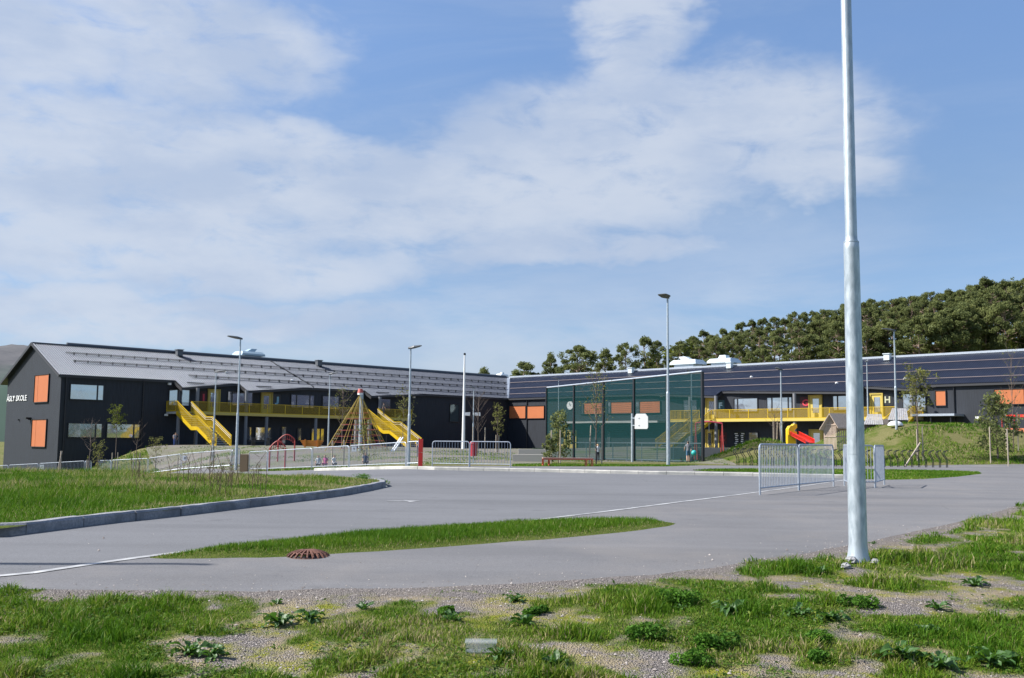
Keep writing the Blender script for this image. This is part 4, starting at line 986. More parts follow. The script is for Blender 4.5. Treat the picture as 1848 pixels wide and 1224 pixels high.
while px < 1960:
    top = np.interp(px, *zip(*SKYL)); pine(px, top + rr.uniform(-3, 9), 215 + rr.uniform(-8, 10), rr.choice([0, 1, 3, 4, 5, 1, 5]), zone(px, 'skyline'), WOOD, rr.uniform(.8, 1.05))
    pine(px + 8 + rr.uniform(-5, 5), top + rr.uniform(10, 26), 203 + rr.uniform(-6, 6), rr.choice([0, 1, 3, 4, 5, 1]), zone(px, 'middle'), WOOD, rr.uniform(.8, 1.1))
    if rr.random() < .5: pine(px + rr.uniform(0, 14), top + rr.uniform(4, 18), 228 + rr.uniform(-4, 6), rr.choice([0, 1, 3, 4, 5]), zone(px, 'back'), WOOD, rr.uniform(.9, 1.15))
    if rr.random() < .62: pine(px + rr.uniform(-8, 8), top + rr.uniform(30, 58), 188 + rr.uniform(-5, 5), rr.choice([0, 2, 4, 6, 5]), zone(px, 'front'), WOOD, rr.uniform(.8, 1.2))
    px += rr.uniform(15, 21)
for k, o in enumerate(PROTO):
    if k not in used_p:
        for ch in list(o.children): bpy.data.objects.remove(ch)
        bpy.data.objects.remove(o)
# spring-green bushes at the foot of the wood
def bush_proto(seed, mtl, r=1.6, n=260, size=.14, name='bush'):
    rg = np.random.default_rng(seed); root = thing(name, 'x', 'bush', (0, 0, 0)); m = MB(); rr_ = random.Random(seed); cs = []; rs = []; ns = []
    for i in range(9):
        a = rr_.uniform(0, 6.28); c = Vector((math.cos(a) * r * .6, math.sin(a) * r * .6, r * rr_.uniform(.7, 1.9))); m.tube([(0, 0, -.1), c * .5, c], [.05, .03, .012], 4, False)
        cs.append(c); rs.append((r * .45, r * .45, r * .5)); ns.append(n)
    part('stem', m, Mt['bark'], root); leaf_part('foliage', root, leaves_np(cs, rs, ns, size, rg, shell=.2), mtl); return root
bp = bush_proto(31, Mt['spring'], 2.0, 150, .17)
for i, (px, py, Y, s) in enumerate([(1048, 655, 178, .8), (1190, 650, 172, 1.1), (1236, 628, 185, 1.6), (1362, 632, 176, 1.0), (1440, 632, 172, 1.0), (1492, 620, 174, 1.3), (1502, 635, 170, .9), (1598, 612, 174, 1.3), (1655, 622, 170, 1.0), (1707, 618, 171, .9), (1740, 600, 178, 1.2), (1760, 608, 172, 1.3), (1815, 600, 172, 1.4), (1845, 612, 168, 1.1), (1700, 632, 166, .8), (1558, 634, 168, .8)]):
    top = at(px, py, Y); zz = top.z - 3.6 * 2.0 * s * .53; o = bp if i == 0 else dup(bp); Y = Y * 1.16; top = at(px, py, Y); o.location = (top.x, Y, hz0(top.x, Y)); o.scale = (s * 1.5, s * 1.5, max(.35, (top.z - o.location.z) / 3.9)); o.rotation_euler = (0, 0, i)
    o['label'] = zone(px, 'front').replace('low pine at the front of the wood', 'spring-green bush at the foot of the wood'); o['group'] = 'bushes at the foot of the wood'
# birch with a white trunk at the right end
def young_tree(name, label, cat, base, h, mtl, nl, crown=(.5, 1.0), wd=.8, lean=0, bark='bark', br=14, size=.07, seed=1, r0=.03, group=None, stiff=1.0):
    rr_ = random.Random(seed); rg = np.random.default_rng(seed); b = Vector(base); th = thing(name, label, cat, tuple(b), group); m = MB()
    tp = [b + Vector((lean * z + rr_.uniform(-.03, .03), rr_.uniform(-.03, .03), h * z)) for z in (-.02, .25, .5, .75, 1)]; m.tube(tp, [r0, r0 * .85, r0 * .65, r0 * .4, r0 * .12], 6)
    ends = []
    for i in range(br):
        z = crown[0] + (crown[1] - crown[0]) * (i + rr_.random()) / br; a = i * 2.4 + rr_.uniform(-.4, .4); s = b + Vector((lean * z, 0, h * z * .97))
        L_ = wd * (1.15 - .8 * abs((z - crown[0]) / (crown[1] - crown[0]) - .3)) * rr_.uniform(.7, 1.1); e = s + Vector((math.cos(a) * L_ * .8, math.sin(a) * L_ * .8, L_ * rr_.uniform(.5, 1.0) * stiff)); mid = s.lerp(e, .5) + Vector((0, 0, -.05 * L_))
        m.tube([s, mid, e], [r0 * .35, r0 * .22, r0 * .10], 4, False); ends += [mid, e]
        for j in range(3):
            f = e.lerp(s, rr_.uniform(.1, .7)); g = f + Vector((rr_.uniform(-.3, .3), rr_.uniform(-.3, .3), rr_.uniform(.05, .4))) * L_ ; m.tube([f, g], [r0 * .14, r0 * .06], 3, False); ends.append(g)
    part('trunk', m, Mt[bark], th)
    if nl: leaf_part('foliage' if nl > 300 else 'leaves', th, leaves_np(ends, [(wd * .22,) * 3] * len(ends), [max(1, nl // len(ends))] * len(ends), size, rg, shell=.1), Mt[mtl])
    return th
def stake(base, h, lean=(0, 0), label='', group='tree stakes', r=.035):
    m = MB(); b = Vector(base); m.tube([b - Vector((0, 0, .1)), b + Vector((lean[0], lean[1], h))], r, 7)
    return solo('tree_stake', m, Mt['stake'], label, 'stake', tuple(b), group)
def gp(px, Y, dz=0.0):
    x = (px - CX) / FPX * Y
    for _ in range(4):
        q = proj((x, Y, hz0(x, Y))); x += (px - q[0]) / FPX * Y
    return Vector((x, Y, float(HG(np.array([x]), np.array([Y]))[0]) + dz))
def htop(px, py, Y, base): return at(px, py, Y).z - base.z
b = gp(1822, 210); young_tree('birch_tree', 'white-stemmed forked birch among the pines near the right end of the wood', 'birch', tuple(b), 12, 'needle', 300, (.45, 1), 3.0, .4, 'barkbirch', 12, .2, 61, .2)
# young trees round the school
def yt(px, ptop, Y, *a, **k):
    b = gp(px, Y); h = htop(px, ptop, Y, b); return young_tree(*a, base=tuple(b), h=h, **k), b
T_ = 'young_tree'
yt(160, 762, 74, T_, 'bare young tree in front of the black wall, left of the leafy one', 'tree', mtl=None, nl=0, crown=(.45, 1), wd=1.3, br=16, seed=2, r0=.035)
yt(207, 736, 76, T_, 'small tree with a fresh green crown by the lower left windows', 'tree', mtl='spring', nl=900, crown=(.62, 1), wd=.75, seed=3, size=.055, r0=.035)
yt(245, 762, 78, T_, 'bare thin tree right of the leafy one by the lower left windows', 'tree', mtl=None, nl=0, crown=(.5, 1), wd=.8, seed=4)
yt(280, 792, 80, 'shrub', 'yellowish budding shrub on the slope of the yard', 'shrub', mtl='budding', nl=500, crown=(.1, 1), wd=.8, seed=5, size=.05)
yt(176, 803, 72, 'shrub', 'low brownish pine shrub behind the barrier gap', 'shrub', mtl='budding', nl=500, crown=(.1, 1), wd=.7, seed=6, size=.05)
yt(381, 778, 72, T_, 'small sprouting tree beside the short grey lamp post', 'tree', mtl='budding', nl=120, crown=(.4, 1), wd=.5, seed=7, size=.07)
yt(617, 705, 84, T_, 'bare red-brown tree in front of the left gallery', 'tree', mtl='budding', nl=260, crown=(.35, 1), wd=1.4, br=20, seed=8, r0=.05, size=.06)
yt(727, 712, 78, T_, 'slim budding tree behind the second stair', 'tree', mtl='budding', nl=420, crown=(.35, 1), wd=1.1, br=16, seed=9, size=.06)
yt(657, 765, 60, 'shrub', 'leafy shrub at the foot of the climbing mast', 'shrub', mtl='budding', nl=500, crown=(.1, 1), wd=.7, seed=10, size=.055)
yt(862, 716, 75, T_, 'bare reddish tree right of the flagpole', 'tree', mtl=None, nl=0, crown=(.35, 1), wd=1.2, br=22, seed=11, r0=.04, stiff=1.5)
yt(898, 735, 80, T_, 'narrow budding tree near the wing corner', 'tree', mtl='budding', nl=500, crown=(.3, 1), wd=.7, br=18, seed=12, size=.06, stiff=1.5)
yt(1008, 748, 58, 'young_pine', 'young green pine behind the orange-red bench', 'pine', mtl='needle', nl=1500, crown=(.12, 1), wd=.85, br=20, seed=13, size=.07, stiff=.4)
yt(992, 790, 56, 'young_pine', 'small bushy pine left of the taller one behind the bench', 'pine', mtl='needle', nl=800, crown=(.1, 1), wd=.5, br=10, seed=14, size=.06, stiff=.5)
yt(1075, 672, 58, T_, 'tall thin tree with few leaves in front of the sports net', 'tree', mtl='budding', nl=420, crown=(.33, 1), wd=1.1, br=22, seed=15, size=.055, r0=.04, stiff=1.6)
yt(1399, 738, 66, T_, 'bare tree on the small mound between three stakes', 'tree', mtl=None, nl=0, crown=(.35, 1), wd=1.0, br=14, seed=16)
yt(1657, 676, 62, T_, 'tree with a tuft of fresh leaves on the big grassy mound', 'tree', mtl='budding', nl=1100, crown=(.52, 1), wd=1.2, br=18, seed=17, size=.07, r0=.045, stiff=1.2)
yt(1830, 640, 64, T_, 'tall bare tree held by a stake frame at the right edge', 'tree', mtl='budding', nl=100, crown=(.35, 1), wd=.9, br=20, seed=18, size=.05, stiff=1.9)
yt(1801, 718, 62, 'young_pine', 'spreading young pine on the mound near the right edge', 'pine', mtl='needle', nl=1900, crown=(.10, 1), wd=1.3, br=26, seed=19, size=.09, r0=.06, stiff=.45)
for px, Y, h, lx, lab in [(100, 72, 1.9, .35, 'leftmost of the three leaning stakes by the gable corner'), (105, 72.3, 1.9, .1, 'middle one of the three stakes by the gable corner'), (109, 72, 1.9, -.05, 'rightmost of the three stakes by the gable corner'),
    (156, 74, 1.2, 0, 'stake left of the bare young tree by the black wall'), (201, 76, 1.6, 0, 'left stake of the leafy tree by the lower windows'), (211, 76, 1.6, 0, 'right stake of the leafy tree by the lower windows'), (240, 78, 1.5, 0, 'left stake of the bare thin tree by the lower windows'), (251, 78, 1.5, 0, 'right stake of the bare thin tree by the lower windows'),
    (377, 72, 1.6, .2, 'left stake of the sprouting tree by the short lamp post'), (384, 72, 1.6, 0, 'right stake of the sprouting tree by the short lamp post'), (599, 62, 1.5, 0, 'thick stake left of the climbing mast behind the barrier'), (620, 62, 1.5, 0, 'stake just left of the climbing mast behind the barrier'), (661, 61, 1.0, 0, 'short stake at the shrub under the climbing mast'),
    (853, 75, 1.9, 0, 'left stake of the bare reddish tree'), (875, 75, 1.9, 0, 'right stake of the bare reddish tree'), (895, 80, 1.3, 0, 'left stake of the narrow tree near the wing corner'), (900, 80, 1.3, 0, 'right stake of the narrow tree near the wing corner'),
    (995, 57, 1.8, 0, 'left stake of the young pine behind the bench'), (1011, 57, 1.8, 0, 'right stake of the young pine behind the bench'), (1063, 58, 2.1, .1, 'left stake of the tall thin tree by the sports net'), (1086, 58, 2.1, 0, 'right stake of the tall thin tree by the sports net'),
    (1396, 66.2, 1.2, 0, 'left stake of the bare tree on the small mound'), (1402, 66.5, 1.2, .05, 'middle stake of the bare tree on the small mound'), (1410, 66.2, 1.2, -.1, 'right stake of the bare tree on the small mound'),
    (1656, 62, 1.9, 0, 'thin left stake of the leafy tree on the big mound'), (1666, 62, 2.0, 0, 'thick right stake of the leafy tree on the big mound'), (1788, 61, 2.1, 0, 'stake left of the spreading young pine'), (1820, 60, 2.1, 0, 'stake right of the spreading young pine'),
    (1817, 64, 2.4, 0, 'left upright of the stake frame at the right edge'), (1838, 64, 2.4, 0, 'right upright of the stake frame at the right edge')]:
    b = gp(px, Y); stake(b, h, (lx, 0), lab)
m = MB(); a = gp(1817, 64) + Vector((0, 0, 2.1)); b2 = gp(1838, 64) + Vector((0, 0, 2.1)); m.beam(a, b2, .03, .08); solo('stake_strap', m, Mt['black'], 'dark strap across the stake frame at the right edge', 'strap', tuple(a))
a = gp(1633, 59.4); e = at(1661, 799, 60.4); m = MB(); m.tube([a, e], .05, 7); solo('fallen_stake', m, Mt['stake'], 'pale stake leaning askew over the black bicycle racks', 'stake', tuple(a))
# ------------------------------------------------------------ grass blades
def blades(name, x, y, z, h, wd, tint, seg=2, lean=.45, seed=1, mtl='blade'):
    rg = np.random.default_rng(seed); n = len(x); a = rg.uniform(0, 2 * np.pi, n); ln = h * lean * rg.uniform(.1, 1.6, n); la = rg.uniform(0, 2 * np.pi, n)
    dx, dy = np.cos(a) * wd / 2, np.sin(a) * wd / 2; lx, ly = np.cos(la) * ln, np.sin(la) * ln
    P = []
    if seg == 2:
        for s_, k, hh in ((-1, 0, 0), (1, 0, 0), (-.8, .3, .6), (.8, .3, .6), (0, 1, 1)): P.append(np.stack([x + dx * s_ + lx * k, y + dy * s_ + ly * k, z + h * hh * (1 if hh < 1 else .93) - .01], 1))
        V_ = np.stack(P, 1).reshape(-1, 3); i = np.arange(n)[:, None] * 5; F = np.concatenate([i + np.array([0, 1, 3]), i + np.array([0, 3, 2]), i + np.array([2, 3, 4])]); T = np.repeat(tint, 5)
    else:
        for s_, k, hh in ((-1, 0, 0), (1, 0, 0), (0, 1, 1)): P.append(np.stack([x + dx * s_ + lx * k, y + dy * s_ + ly * k, z + h * hh - .01], 1))
        V_ = np.stack(P, 1).reshape(-1, 3); F = np.arange(len(V_)).reshape(-1, 3); T = np.repeat(tint, 3)
    o = raw(name, mesh_np(name, V_, F, Mt[mtl], dict(tint=T))); o['kind'] = 'stuff'; o['category'] = 'grass'; return o
def sample_view(n, y0, y1, seed, amax=.60, bias=1.0):
    rg = np.random.default_rng(seed); y = y0 + (y1 - y0) * rg.random(n) ** bias; a = rg.uniform(-amax, amax, n); return a * y, y, rg
# verge in the foreground
x, y, rg = sample_view(560000, 5.2, 22, 41, .60, 1.55)
c = cover_fn(x, y); inreg = pip(asphalt, x, y); k = (~inreg) & (rg.random(len(x)) < ss(c, .40, .72) * .95 + .02 * (c > .25)) ; x, y, c = x[k], y[k], c[k]
tall = fbm(x, y, 2.6, 3, 77); h = (.022 + .075 * ss(c, .45, .9) * (.25 + 1.4 * ss(tall, .42, .75))) * rg.uniform(.6, 1.25, len(x))
tint = np.clip(.45 + 1.0 * (fbm(x, y, 1.4, 3, 55) - .5) + rg.normal(0, .16, len(x)) + .45 * (c < .5) + (rg.random(len(x)) < .05 + .35 * ss(fbm(x, y, 1.9, 3, 66), .55, .7)) * .5, 0, 1)
o = blades('verge_grass', x, y, HG(x, y), h, .0042 + .0004 * y, tint, 2, .55, 5); o['label'] = 'patchy green grass on the verge in front'; print('verge blades', len(x))
# the kerbed island
x, y, rg = sample_view(420000, 11.5, 31, 42, .60, 1.1); k = pip(island, x, y) & (pdist(island, x, y) > .17); x, y = x[k], y[k]; d = pdist(island, x, y)
h = (.05 + .100 * ss(d, .3, 1.5) * (.35 + 1.3 * fbm(x, y, 3.1, 3, 23)) * ss(fbm(x, y, .9, 3, 21), .3, .7)) * rg.uniform(.55, 1.3, len(x)); dry = ss(fbm(x, y, .65, 4, 91), .44, .60)
tint = np.clip(.36 + .5 * (fbm(x, y, 1.1, 3, 56) - .5) + rg.normal(0, .15, len(x)) + (rg.random(len(x)) < dry * .55 + .05) * .6, 0, 1)
o = blades('island_grass', x, y, HG(x, y), h, .007 + .0004 * y, tint, 1, .6, 6); o['label'] = 'lush grass on the kerbed island'; print('island blades', len(x))
# strip between road and path
x, y, rg = sample_view(300000, 10.0, 17.5, 43, .40, 1.0); k = pip(strip, x, y); x, y = x[k], y[k]; d = pdist(strip, x, y)
h = (.022 + .045 * ss(d, 0, .5) * (.5 + fbm(x, y, 2.2, 3, 33))) * rg.uniform(.5, 1.3, len(x)); dry = 1 - ss(d, .0, .35)
tint = np.clip(.35 + .5 * (fbm(x, y, 1.3, 3, 57) - .5) + rg.normal(0, .15, len(x)) + (rg.random(len(x)) < dry * .4 + .04) * .55, 0, 1)
o = blades('strip_grass', x, y, HG(x, y), h, .009, tint, 1, .5, 7); o['label'] = 'grass on the pointed strip between road and path'; print('strip', len(x))
# far strip, verge, mounds: coarser tufts
x, y, rg = sample_view(620000, 30, 92, 44, .60, 1.3)
inA = pip(asphalt, x, y); inS = pip(strip2, x, y); inV = pip(verge, x, y); inY = pip(yard, x, y)
cf = fbm(x, y, .30, 4, 12); mound = (~inA) & (x > 12) & (y > 57) & (cf > .52)
sl = (~inA) & (~inY) & (x < -8) & (y > 50) & (cf > .48)
k = inS | inV | (mound & (rg.random(len(x)) < .8)) | (sl & (rg.random(len(x)) < .4)) | (inY & (cf > .60) & (rg.random(len(x)) < .35)); x, y = x[k], y[k]
h = np.where(pip(strip2, x, y) | pip(verge, x, y) | pip(yard, x, y), .06, .15) * rg.uniform(.5, 1.3, len(x)); tint = np.clip(.33 + .8 * (fbm(x, y, .5, 3, 58) - .5) + rg.normal(0, .15, len(x)) + (rg.random(len(x)) < .08) * .5, 0, 1)
o = blades('mound_grass', x, y, HG(x, y), h, .0008 * y, tint, 1, .5, 8); o['label'] = 'tufted grass on the mounds and far strips'; print('far', len(x))
# low creeping leaves between the grass
x, y, rg = sample_view(90000, 5.3, 13, 46, .58, 1.5); c = cover_fn(x, y); lf = fbm(x, y, 2.1, 3, 88)
k = (~pip(asphalt, x, y)) & (lf > .56) & (c > .38) & (rg.random(len(x)) < .75); x, y = x[k], y[k]; n = len(x)
p = np.stack([x, y, HG(x, y) + rg.uniform(.006, .045, n)], 1); a = rg.normal(size=(n, 3)); a[:, 2] *= .35; a /= np.linalg.norm(a, axis=1, keepdims=True); b_ = np.cross(a, np.array([0, 0, 1.0]) + rg.normal(size=(n, 3)) * .3); b_ /= np.linalg.norm(b_, axis=1, keepdims=True)
s = rg.uniform(.008, .021, (n, 1)); V_ = np.stack([p - a * s, p + b_ * s * .5, p + a * s, p - b_ * s * .5], 1).reshape(-1, 3)
Mt['creeper'] = leafmat('creeping_leaves', [(0, (.035, .085, .012)), (.6, (.085, .16, .02)), (1, (.18, .22, .04))])
o = raw('creeping_weeds', mesh_np('creeping_weeds', V_, np.arange(n * 4).reshape(-1, 4), Mt['creeper'], dict(tint=np.repeat(rg.random(n), 4)))); o['kind'] = 'stuff'; o['label'] = 'low creeping weeds between the grass'; print('creep', n)
# pebbles
x, y, rg = sample_view(90000, 5.3, 21, 45, .58, 1.5); c = cover_fn(x, y); gq = np.maximum(gravel_fn(x, y), 1 - ss(c, .30, .48)); de = pdist(edge_front, x, y, False)
ina = pip(asphalt, x, y); k = np.where(ina, (de < .5) & (rg.random(len(x)) < .22 * (1 - de / .5)) | (rg.random(len(x)) < .022 * np.exp(-de / 1.3) + .003) & (y < 15), rg.random(len(x)) < gq * .75); x, y = x[k], y[k]; n = len(x)
s = rg.uniform(.003, .009, n) * np.where(rg.random(n) < .04, 2.0, 1); base = np.array([(1, 0, 0), (0, 1, 0), (-1, 0, 0), (0, -1, 0), (0, 0, .8), (0, 0, -.5)], float)
V_ = base[None] * rg.uniform(.7, 1.3, (n, 6, 1)) * s[:, None, None]; an = rg.uniform(0, 6.28, n); ca, sa = np.cos(an), np.sin(an)
V_ = np.stack([V_[:, :, 0] * ca[:, None] - V_[:, :, 1] * sa[:, None], V_[:, :, 0] * sa[:, None] + V_[:, :, 1] * ca[:, None], V_[:, :, 2]], 2) + np.stack([x, y, HG(x, y) + s * .25], 1)[:, None]
f0 = np.array([(0, 1, 4), (1, 2, 4), (2, 3, 4), (3, 0, 4)]); F = (np.arange(n)[:, None, None] * 6 + f0[None]).reshape(-1, 3)
Mt['pebble'] = leafmat('gravel_stones', [(0, (.10, .088, .082)), (.5, (.24, .21, .19)), (1, (.42, .38, .35))], back=0.0, rough=.9)
o = raw('gravel', mesh_np('gravel', V_.reshape(-1, 3), F, Mt['pebble'], dict(tint=np.repeat(rg.random(n), 6)))); o['kind'] = 'stuff'; o['label'] = 'loose gravel along the path edge'; print('pebbles', n)
print('veg', round(time.time() - T00, 1))
# ------------------------------------------------------------ barriers
Z3 = Vector((0, 0, 1))
def barrier(a, b, label, group, near=False, h=1.1, first_bar=.06, pitch=.115):
    a, b = Vector(a), Vector(b); d = b - a; L_ = Vector((d.x, d.y, 0)).length; u = d / L_; th = thing('crowd_barrier', label, 'barrier', tuple(a), group)
    r = .021; cr = .12; P = lambda s, z: a + u * s + Z3 * z
    pts = [P(0, 0), P(0, h - cr)] + [P(cr * (1 - math.cos(t)), h - cr + cr * math.sin(t)) for t in (R(22), R(45), R(68), R(90))] + [P(L_ - cr * (1 - math.sin(t)), h - cr + cr * math.cos(t)) for t in (0, R(22), R(45), R(68), R(90))] + [P(L_, 0)]
    m = MB(); m.tube(pts, r, 8); part('frame', m, Mt['steel_dull'], th)
    m = MB(); m.tube([P(r, .15), P(L_ - r, .15)], .017, 6); part('lower_rail', m, Mt['steel_dull'], th)
    n = max(2, int((L_ - .1) / pitch)); ss_ = [L_ * (i + 1) / (n + 1) for i in range(n)]
    if near:
        me = None
        for s in ss_:
            top = h - (cr - math.sqrt(max(0, cr * cr - max(0, cr - min(s, L_ - s)) ** 2)))
            mm = MB(); mm.tube([P(s, .15), P(s, top)], .0075, 5, False); part('bar', mm, Mt['steel_dull'], th)
    else:
        m = MB()
        for s in ss_: m.tube([P(s, .15), P(s, h - .015)], .0095, 3, False)
        part('bars', m, Mt['steel_dull'], th, stuff=True)
    return th
def ground_pt(px, Y, dz=0): return gp(px, Y, dz)
FAR = [(-40, 80, 13, 79, 'barrier cut by the left edge of the picture'), (15, 79, 67.5, 78, 'barrier below the gable with no notice, second from the left edge'), (70, 78, 151, 76.5, 'barrier below the gable corner carrying a white notice'),
    (153, 76.5, 164, 78, 'short-looking barrier turned end on before the gap, below the leafy young tree'), (175.5, 74, 199, 71.5, 'turned barrier starting right after the narrow gap'), (200.5, 71.5, 265, 69.8, 'barrier below the lower left windows, right of the narrow gap'),
    (267, 69.7, 324.5, 68.2, 'barrier in front of the yard slope, left of the one with a notice'), (327, 68, 416, 66, 'barrier with a white notice in front of the yard slope'), (418, 66, 432, 67.5, 'turned barrier around the foot of the tall left lamp'),
    (449, 60, 481.5, 58.2, 'turned barrier right of the brown post'), (483, 58, 561.5, 54.6, 'barrier in front of the red climbing arches'), (563.5, 54.5, 628.5, 51.6, 'barrier in front of the playing children'),
    (630.5, 51.5, 732, 47.7, 'long barrier with a notice in front of the rope pyramid'), (734, 47.5, 755, 47, 'short barrier at the red pillar'), (780, 46, 846.5, 45.5, 'left one of the two barriers right of the red pillar'), (848, 45.5, 921, 45, 'right one of the two barriers, in front of the red bin')]
GB = 'galvanised barriers along the kerb'; bars_ = []
for x0, y0, x1, y1, lab in FAR: bars_.append(barrier(gp(x0, y0), gp(x1, y1), lab, GB, pitch=.125))
GN = 'galvanised barriers at the path'
pa, pb, pc = gp(1371.5, 23.2), gp(1442.5, 25.75), gp(1504.5, 28.4)
barrier(pa, pb + (pa - pb).normalized() * .05, 'nearest barrier, at the path, left of the big pole, left one of the pair', GN, True)
barrier(pb, pc, 'near barrier at the path, right one of the pair left of the big pole', GN, True)
barrier(gp(1524, 29.0), gp(1532, 27.6), 'near barrier seen end on at the left side of the big pole', GN, True, pitch=.12)
barrier(gp(1536, 27.6), gp(1579, 27.9), 'near barrier facing the viewer, mostly hidden by the big pole', GN, True, pitch=.105)
barrier(gp(1580, 27.8), gp(1596, 29.9), 'near barrier turned away, right of the big pole', GN, True, pitch=.115)
def notice(px, py, Y, wpx, hpx, ch, label):
    c = at(px, py, Y - .06); wd, hh = wpx / FPX * Y, hpx / FPX * Y; th = thing('notice', label, 'notice', tuple(c)); m = MB(); m.box(c, (wd, .01, hh)); part('sheet', m, Mt['white'], th)
    text_part(ch, lambda tl, dx, z, o: Vector((c.x + tl + dx, c.y - .012 - o * .1, z)), -wd * .15, c.z - hh * .25, hh * .5, Mt['black'], th, 'numeral')
notice(75.5, 843, 77.6, 7, 8, '7', 'white notice with a 7 on the barrier below the gable'); notice(333.5, 827, 67.6, 8, 9, '8', 'white notice with an 8 on the barrier before the yard slope'); notice(639, 810.5, 50.9, 8.5, 9, '9', 'white notice with a 9 on the barrier before the rope pyramid')
# ------------------------------------------------------------ lamps
def lamp(px, ptop, Y, label, side=-1, head=.9, r0=.085, turn=0.0, hw=.3, arm=.0, step=True, group='lamp posts'):
    b = gp(px, Y); h = at(px, ptop, Y).z - b.z; th = thing('street_lamp', label, 'street lamp', tuple(b), group)
    m = MB(); zs = [0, h * .42, h * .425, h * .435, h]; rs = [r0, r0 * .92, r0 * .90, r0 * .68, r0 * .5] if step else [r0, r0 * .9, r0 * .88, r0 * .8, r0 * .5]
    m.tube([b + Z3 * z for z in zs], rs, 12); part('pole', m, Mt['steel'], th, smooth=False)
    d = Vector((math.cos(turn) * side, math.sin(turn) * side, 0)); n = Vector((-d.y, d.x, 0)); top = b + Z3 * (h - .02); m = MB()
    if arm: m2 = MB(); m2.tube([top, top + d * arm + Z3 * .04], .03, 6); part('arm', m2, Mt['steel'], th); top = top + d * arm
    # tapering cobra head: thick at the pole, thin at the tip
    secs = [(-.12, .05, .10, .00), (0, .09, .13, .02), (head * .3, hw / 2, .14, .07), (head * .75, hw / 2, .09, .13), (head, hw / 2.6, .03, .17)]
    vs = []
    for s, w_, t_, z_ in secs:
        for (q, zz) in ((-1, 0), (-.7, .5), (.7, .5), (1, 0), (.8, -.4), (-.8, -.4)): vs.append(top + d * s + n * (q * w_) + Z3 * (z_ * .8 + zz * t_))
    fs = [(i * 6 + k, i * 6 + (k + 1) % 6, i * 6 + 6 + (k + 1) % 6, i * 6 + 6 + k) for i in range(4) for k in range(6)] + [(5, 4, 3, 2, 1, 0), tuple(range(24, 30))]
    m.add(vs, fs); part('lamp_head', m, Mt['lampgrey'], th); return th
lamp(425.5, 611, 63, 'tall lamp with a wide head in front of the first yellow stair', -1, .78, turn=.5, hw=.5)
lamp(384, 671, 74, 'short lamp with its head to the right, left of the first stair', 1, .75, .07, step=False)
lamp(592, 675, 86, 'lamp with a double head in front of the gallery window', 1, .6, .07, step=False)
lamp(737, 628, 50, 'lamp at the red pillar with its head to the right', 1, .52, .075)
lamp(853.5, 700, 92, 'small lamp with two speakers behind the right barriers', -1, .45, .07, step=False)
lamp(1007.5, 684, 112, 'far thin lamp behind the left bays of the sports net', -1, .7, .07, step=False)
lamp(1206, 537, 56, 'tallest lamp of the yard, just in front of the sports net', -1, .62, .10, turn=.9, hw=.62)
lamp(1248.5, 671, 68, 'lamp inside the court, seen through the last bay of net', -1, .3, .07, step=False)
lamp(1411, 667, 67.5, 'lamp standing on the small mound', -1, .35, .07, step=False)
lamp(1567, 652, 76, 'thin lamp right behind the big pole, on the big mound', 1, .1, .06, step=False)
lamp(1618, 597, 70, 'lamp on the big mound with a long flat head to the left', -1, .85, .085, turn=.15)
b = gp(853.5, 92); 
for dx in (-.5, .4):
    c = at(853.5, 747.5, 92) + Vector((dx, -.1, 0)); m = MB(); m.prism([c + Vector((-.25, -.15, -.12)), c + Vector((.25, -.15, -.16)), c + Vector((.25, -.15, .16)), c + Vector((-.25, -.15, .12))], (0, .3, 0)); solo('loudspeaker', m, Mt['white'], ('left' if dx < 0 else 'right') + ' one of the two white speakers on the small lamp pole', 'speaker', tuple(c))
# the big pole in front
b = gp(1549, 10.9); b.z -= .03; th = thing('lamp_pole', 'big galvanised pole standing on the grass in front', 'pole', tuple(b)); m = MB()
zz = at(1536, 446, 10.9).z - b.z
prof = [(0, .132), (.035, .120), (.10, .103), (.20, .093), (zz * .5, .086), (zz - .03, .079), (zz - .02, .0800), (zz + .04, .0775), (zz + .075, .063), (zz + .12, .0605), (zz * 2.1, .052), (10.0, .043)]
m.tube([b + Vector((0, 0, z)) for z, r in prof], [r for z, r in prof], 48); part('pole', m, Mt['steel'], th, smooth=True)
def hatch(b, th, z0, z1, wd, r):
    m = MB(); vs = []
    for k in range(7):
        a = R(222) + (k / 6 - .5) * wd / r
        for z in (z0, z1): vs.append(b + Vector((math.cos(a) * (r + .004), math.sin(a) * (r + .004), z)))
    m.add(vs, [(2 * k, 2 * k + 2, 2 * k + 3, 2 * k + 1) for k in range(6)]); part('hatch', m, Mt['steel'], th)
hatch(b, th, at(1536, 820, 10.9).z - b.z, at(1536, 728, 10.9).z - b.z, .10, .0865)
m = MB(); m.tube([b + Z3 * (zz + .045), b + Z3 * (zz + .055)], .0785, 32); part('joint_ring', m, Mt['steel'], th)
m = MB(); top = b + Z3 * 10; m.box(top + Vector((0, .4, .1)), (.35, 1.0, .12)); part('lamp_head', m, Mt['lampgrey'], th)
for dx, dy, r, sd, lab in [(-.11, -.12, .062, 4, 'grey block of stone left of the foot of the big pole'), (.13, -.12, .045, 5, 'small stone right of the foot of the big pole'), (-.26, -.42, .05, 6, 'pale stone in the grass left of the big pole')]:
    c = Vector((b.x + dx, b.y + dy, 0)); c.z = hz(c.x, c.y) + r * .4; m = MB(); m.rock(c, r, seed=sd, flat=.8); solo('stone', m, Mt['stone'], lab, 'stone', tuple(c))
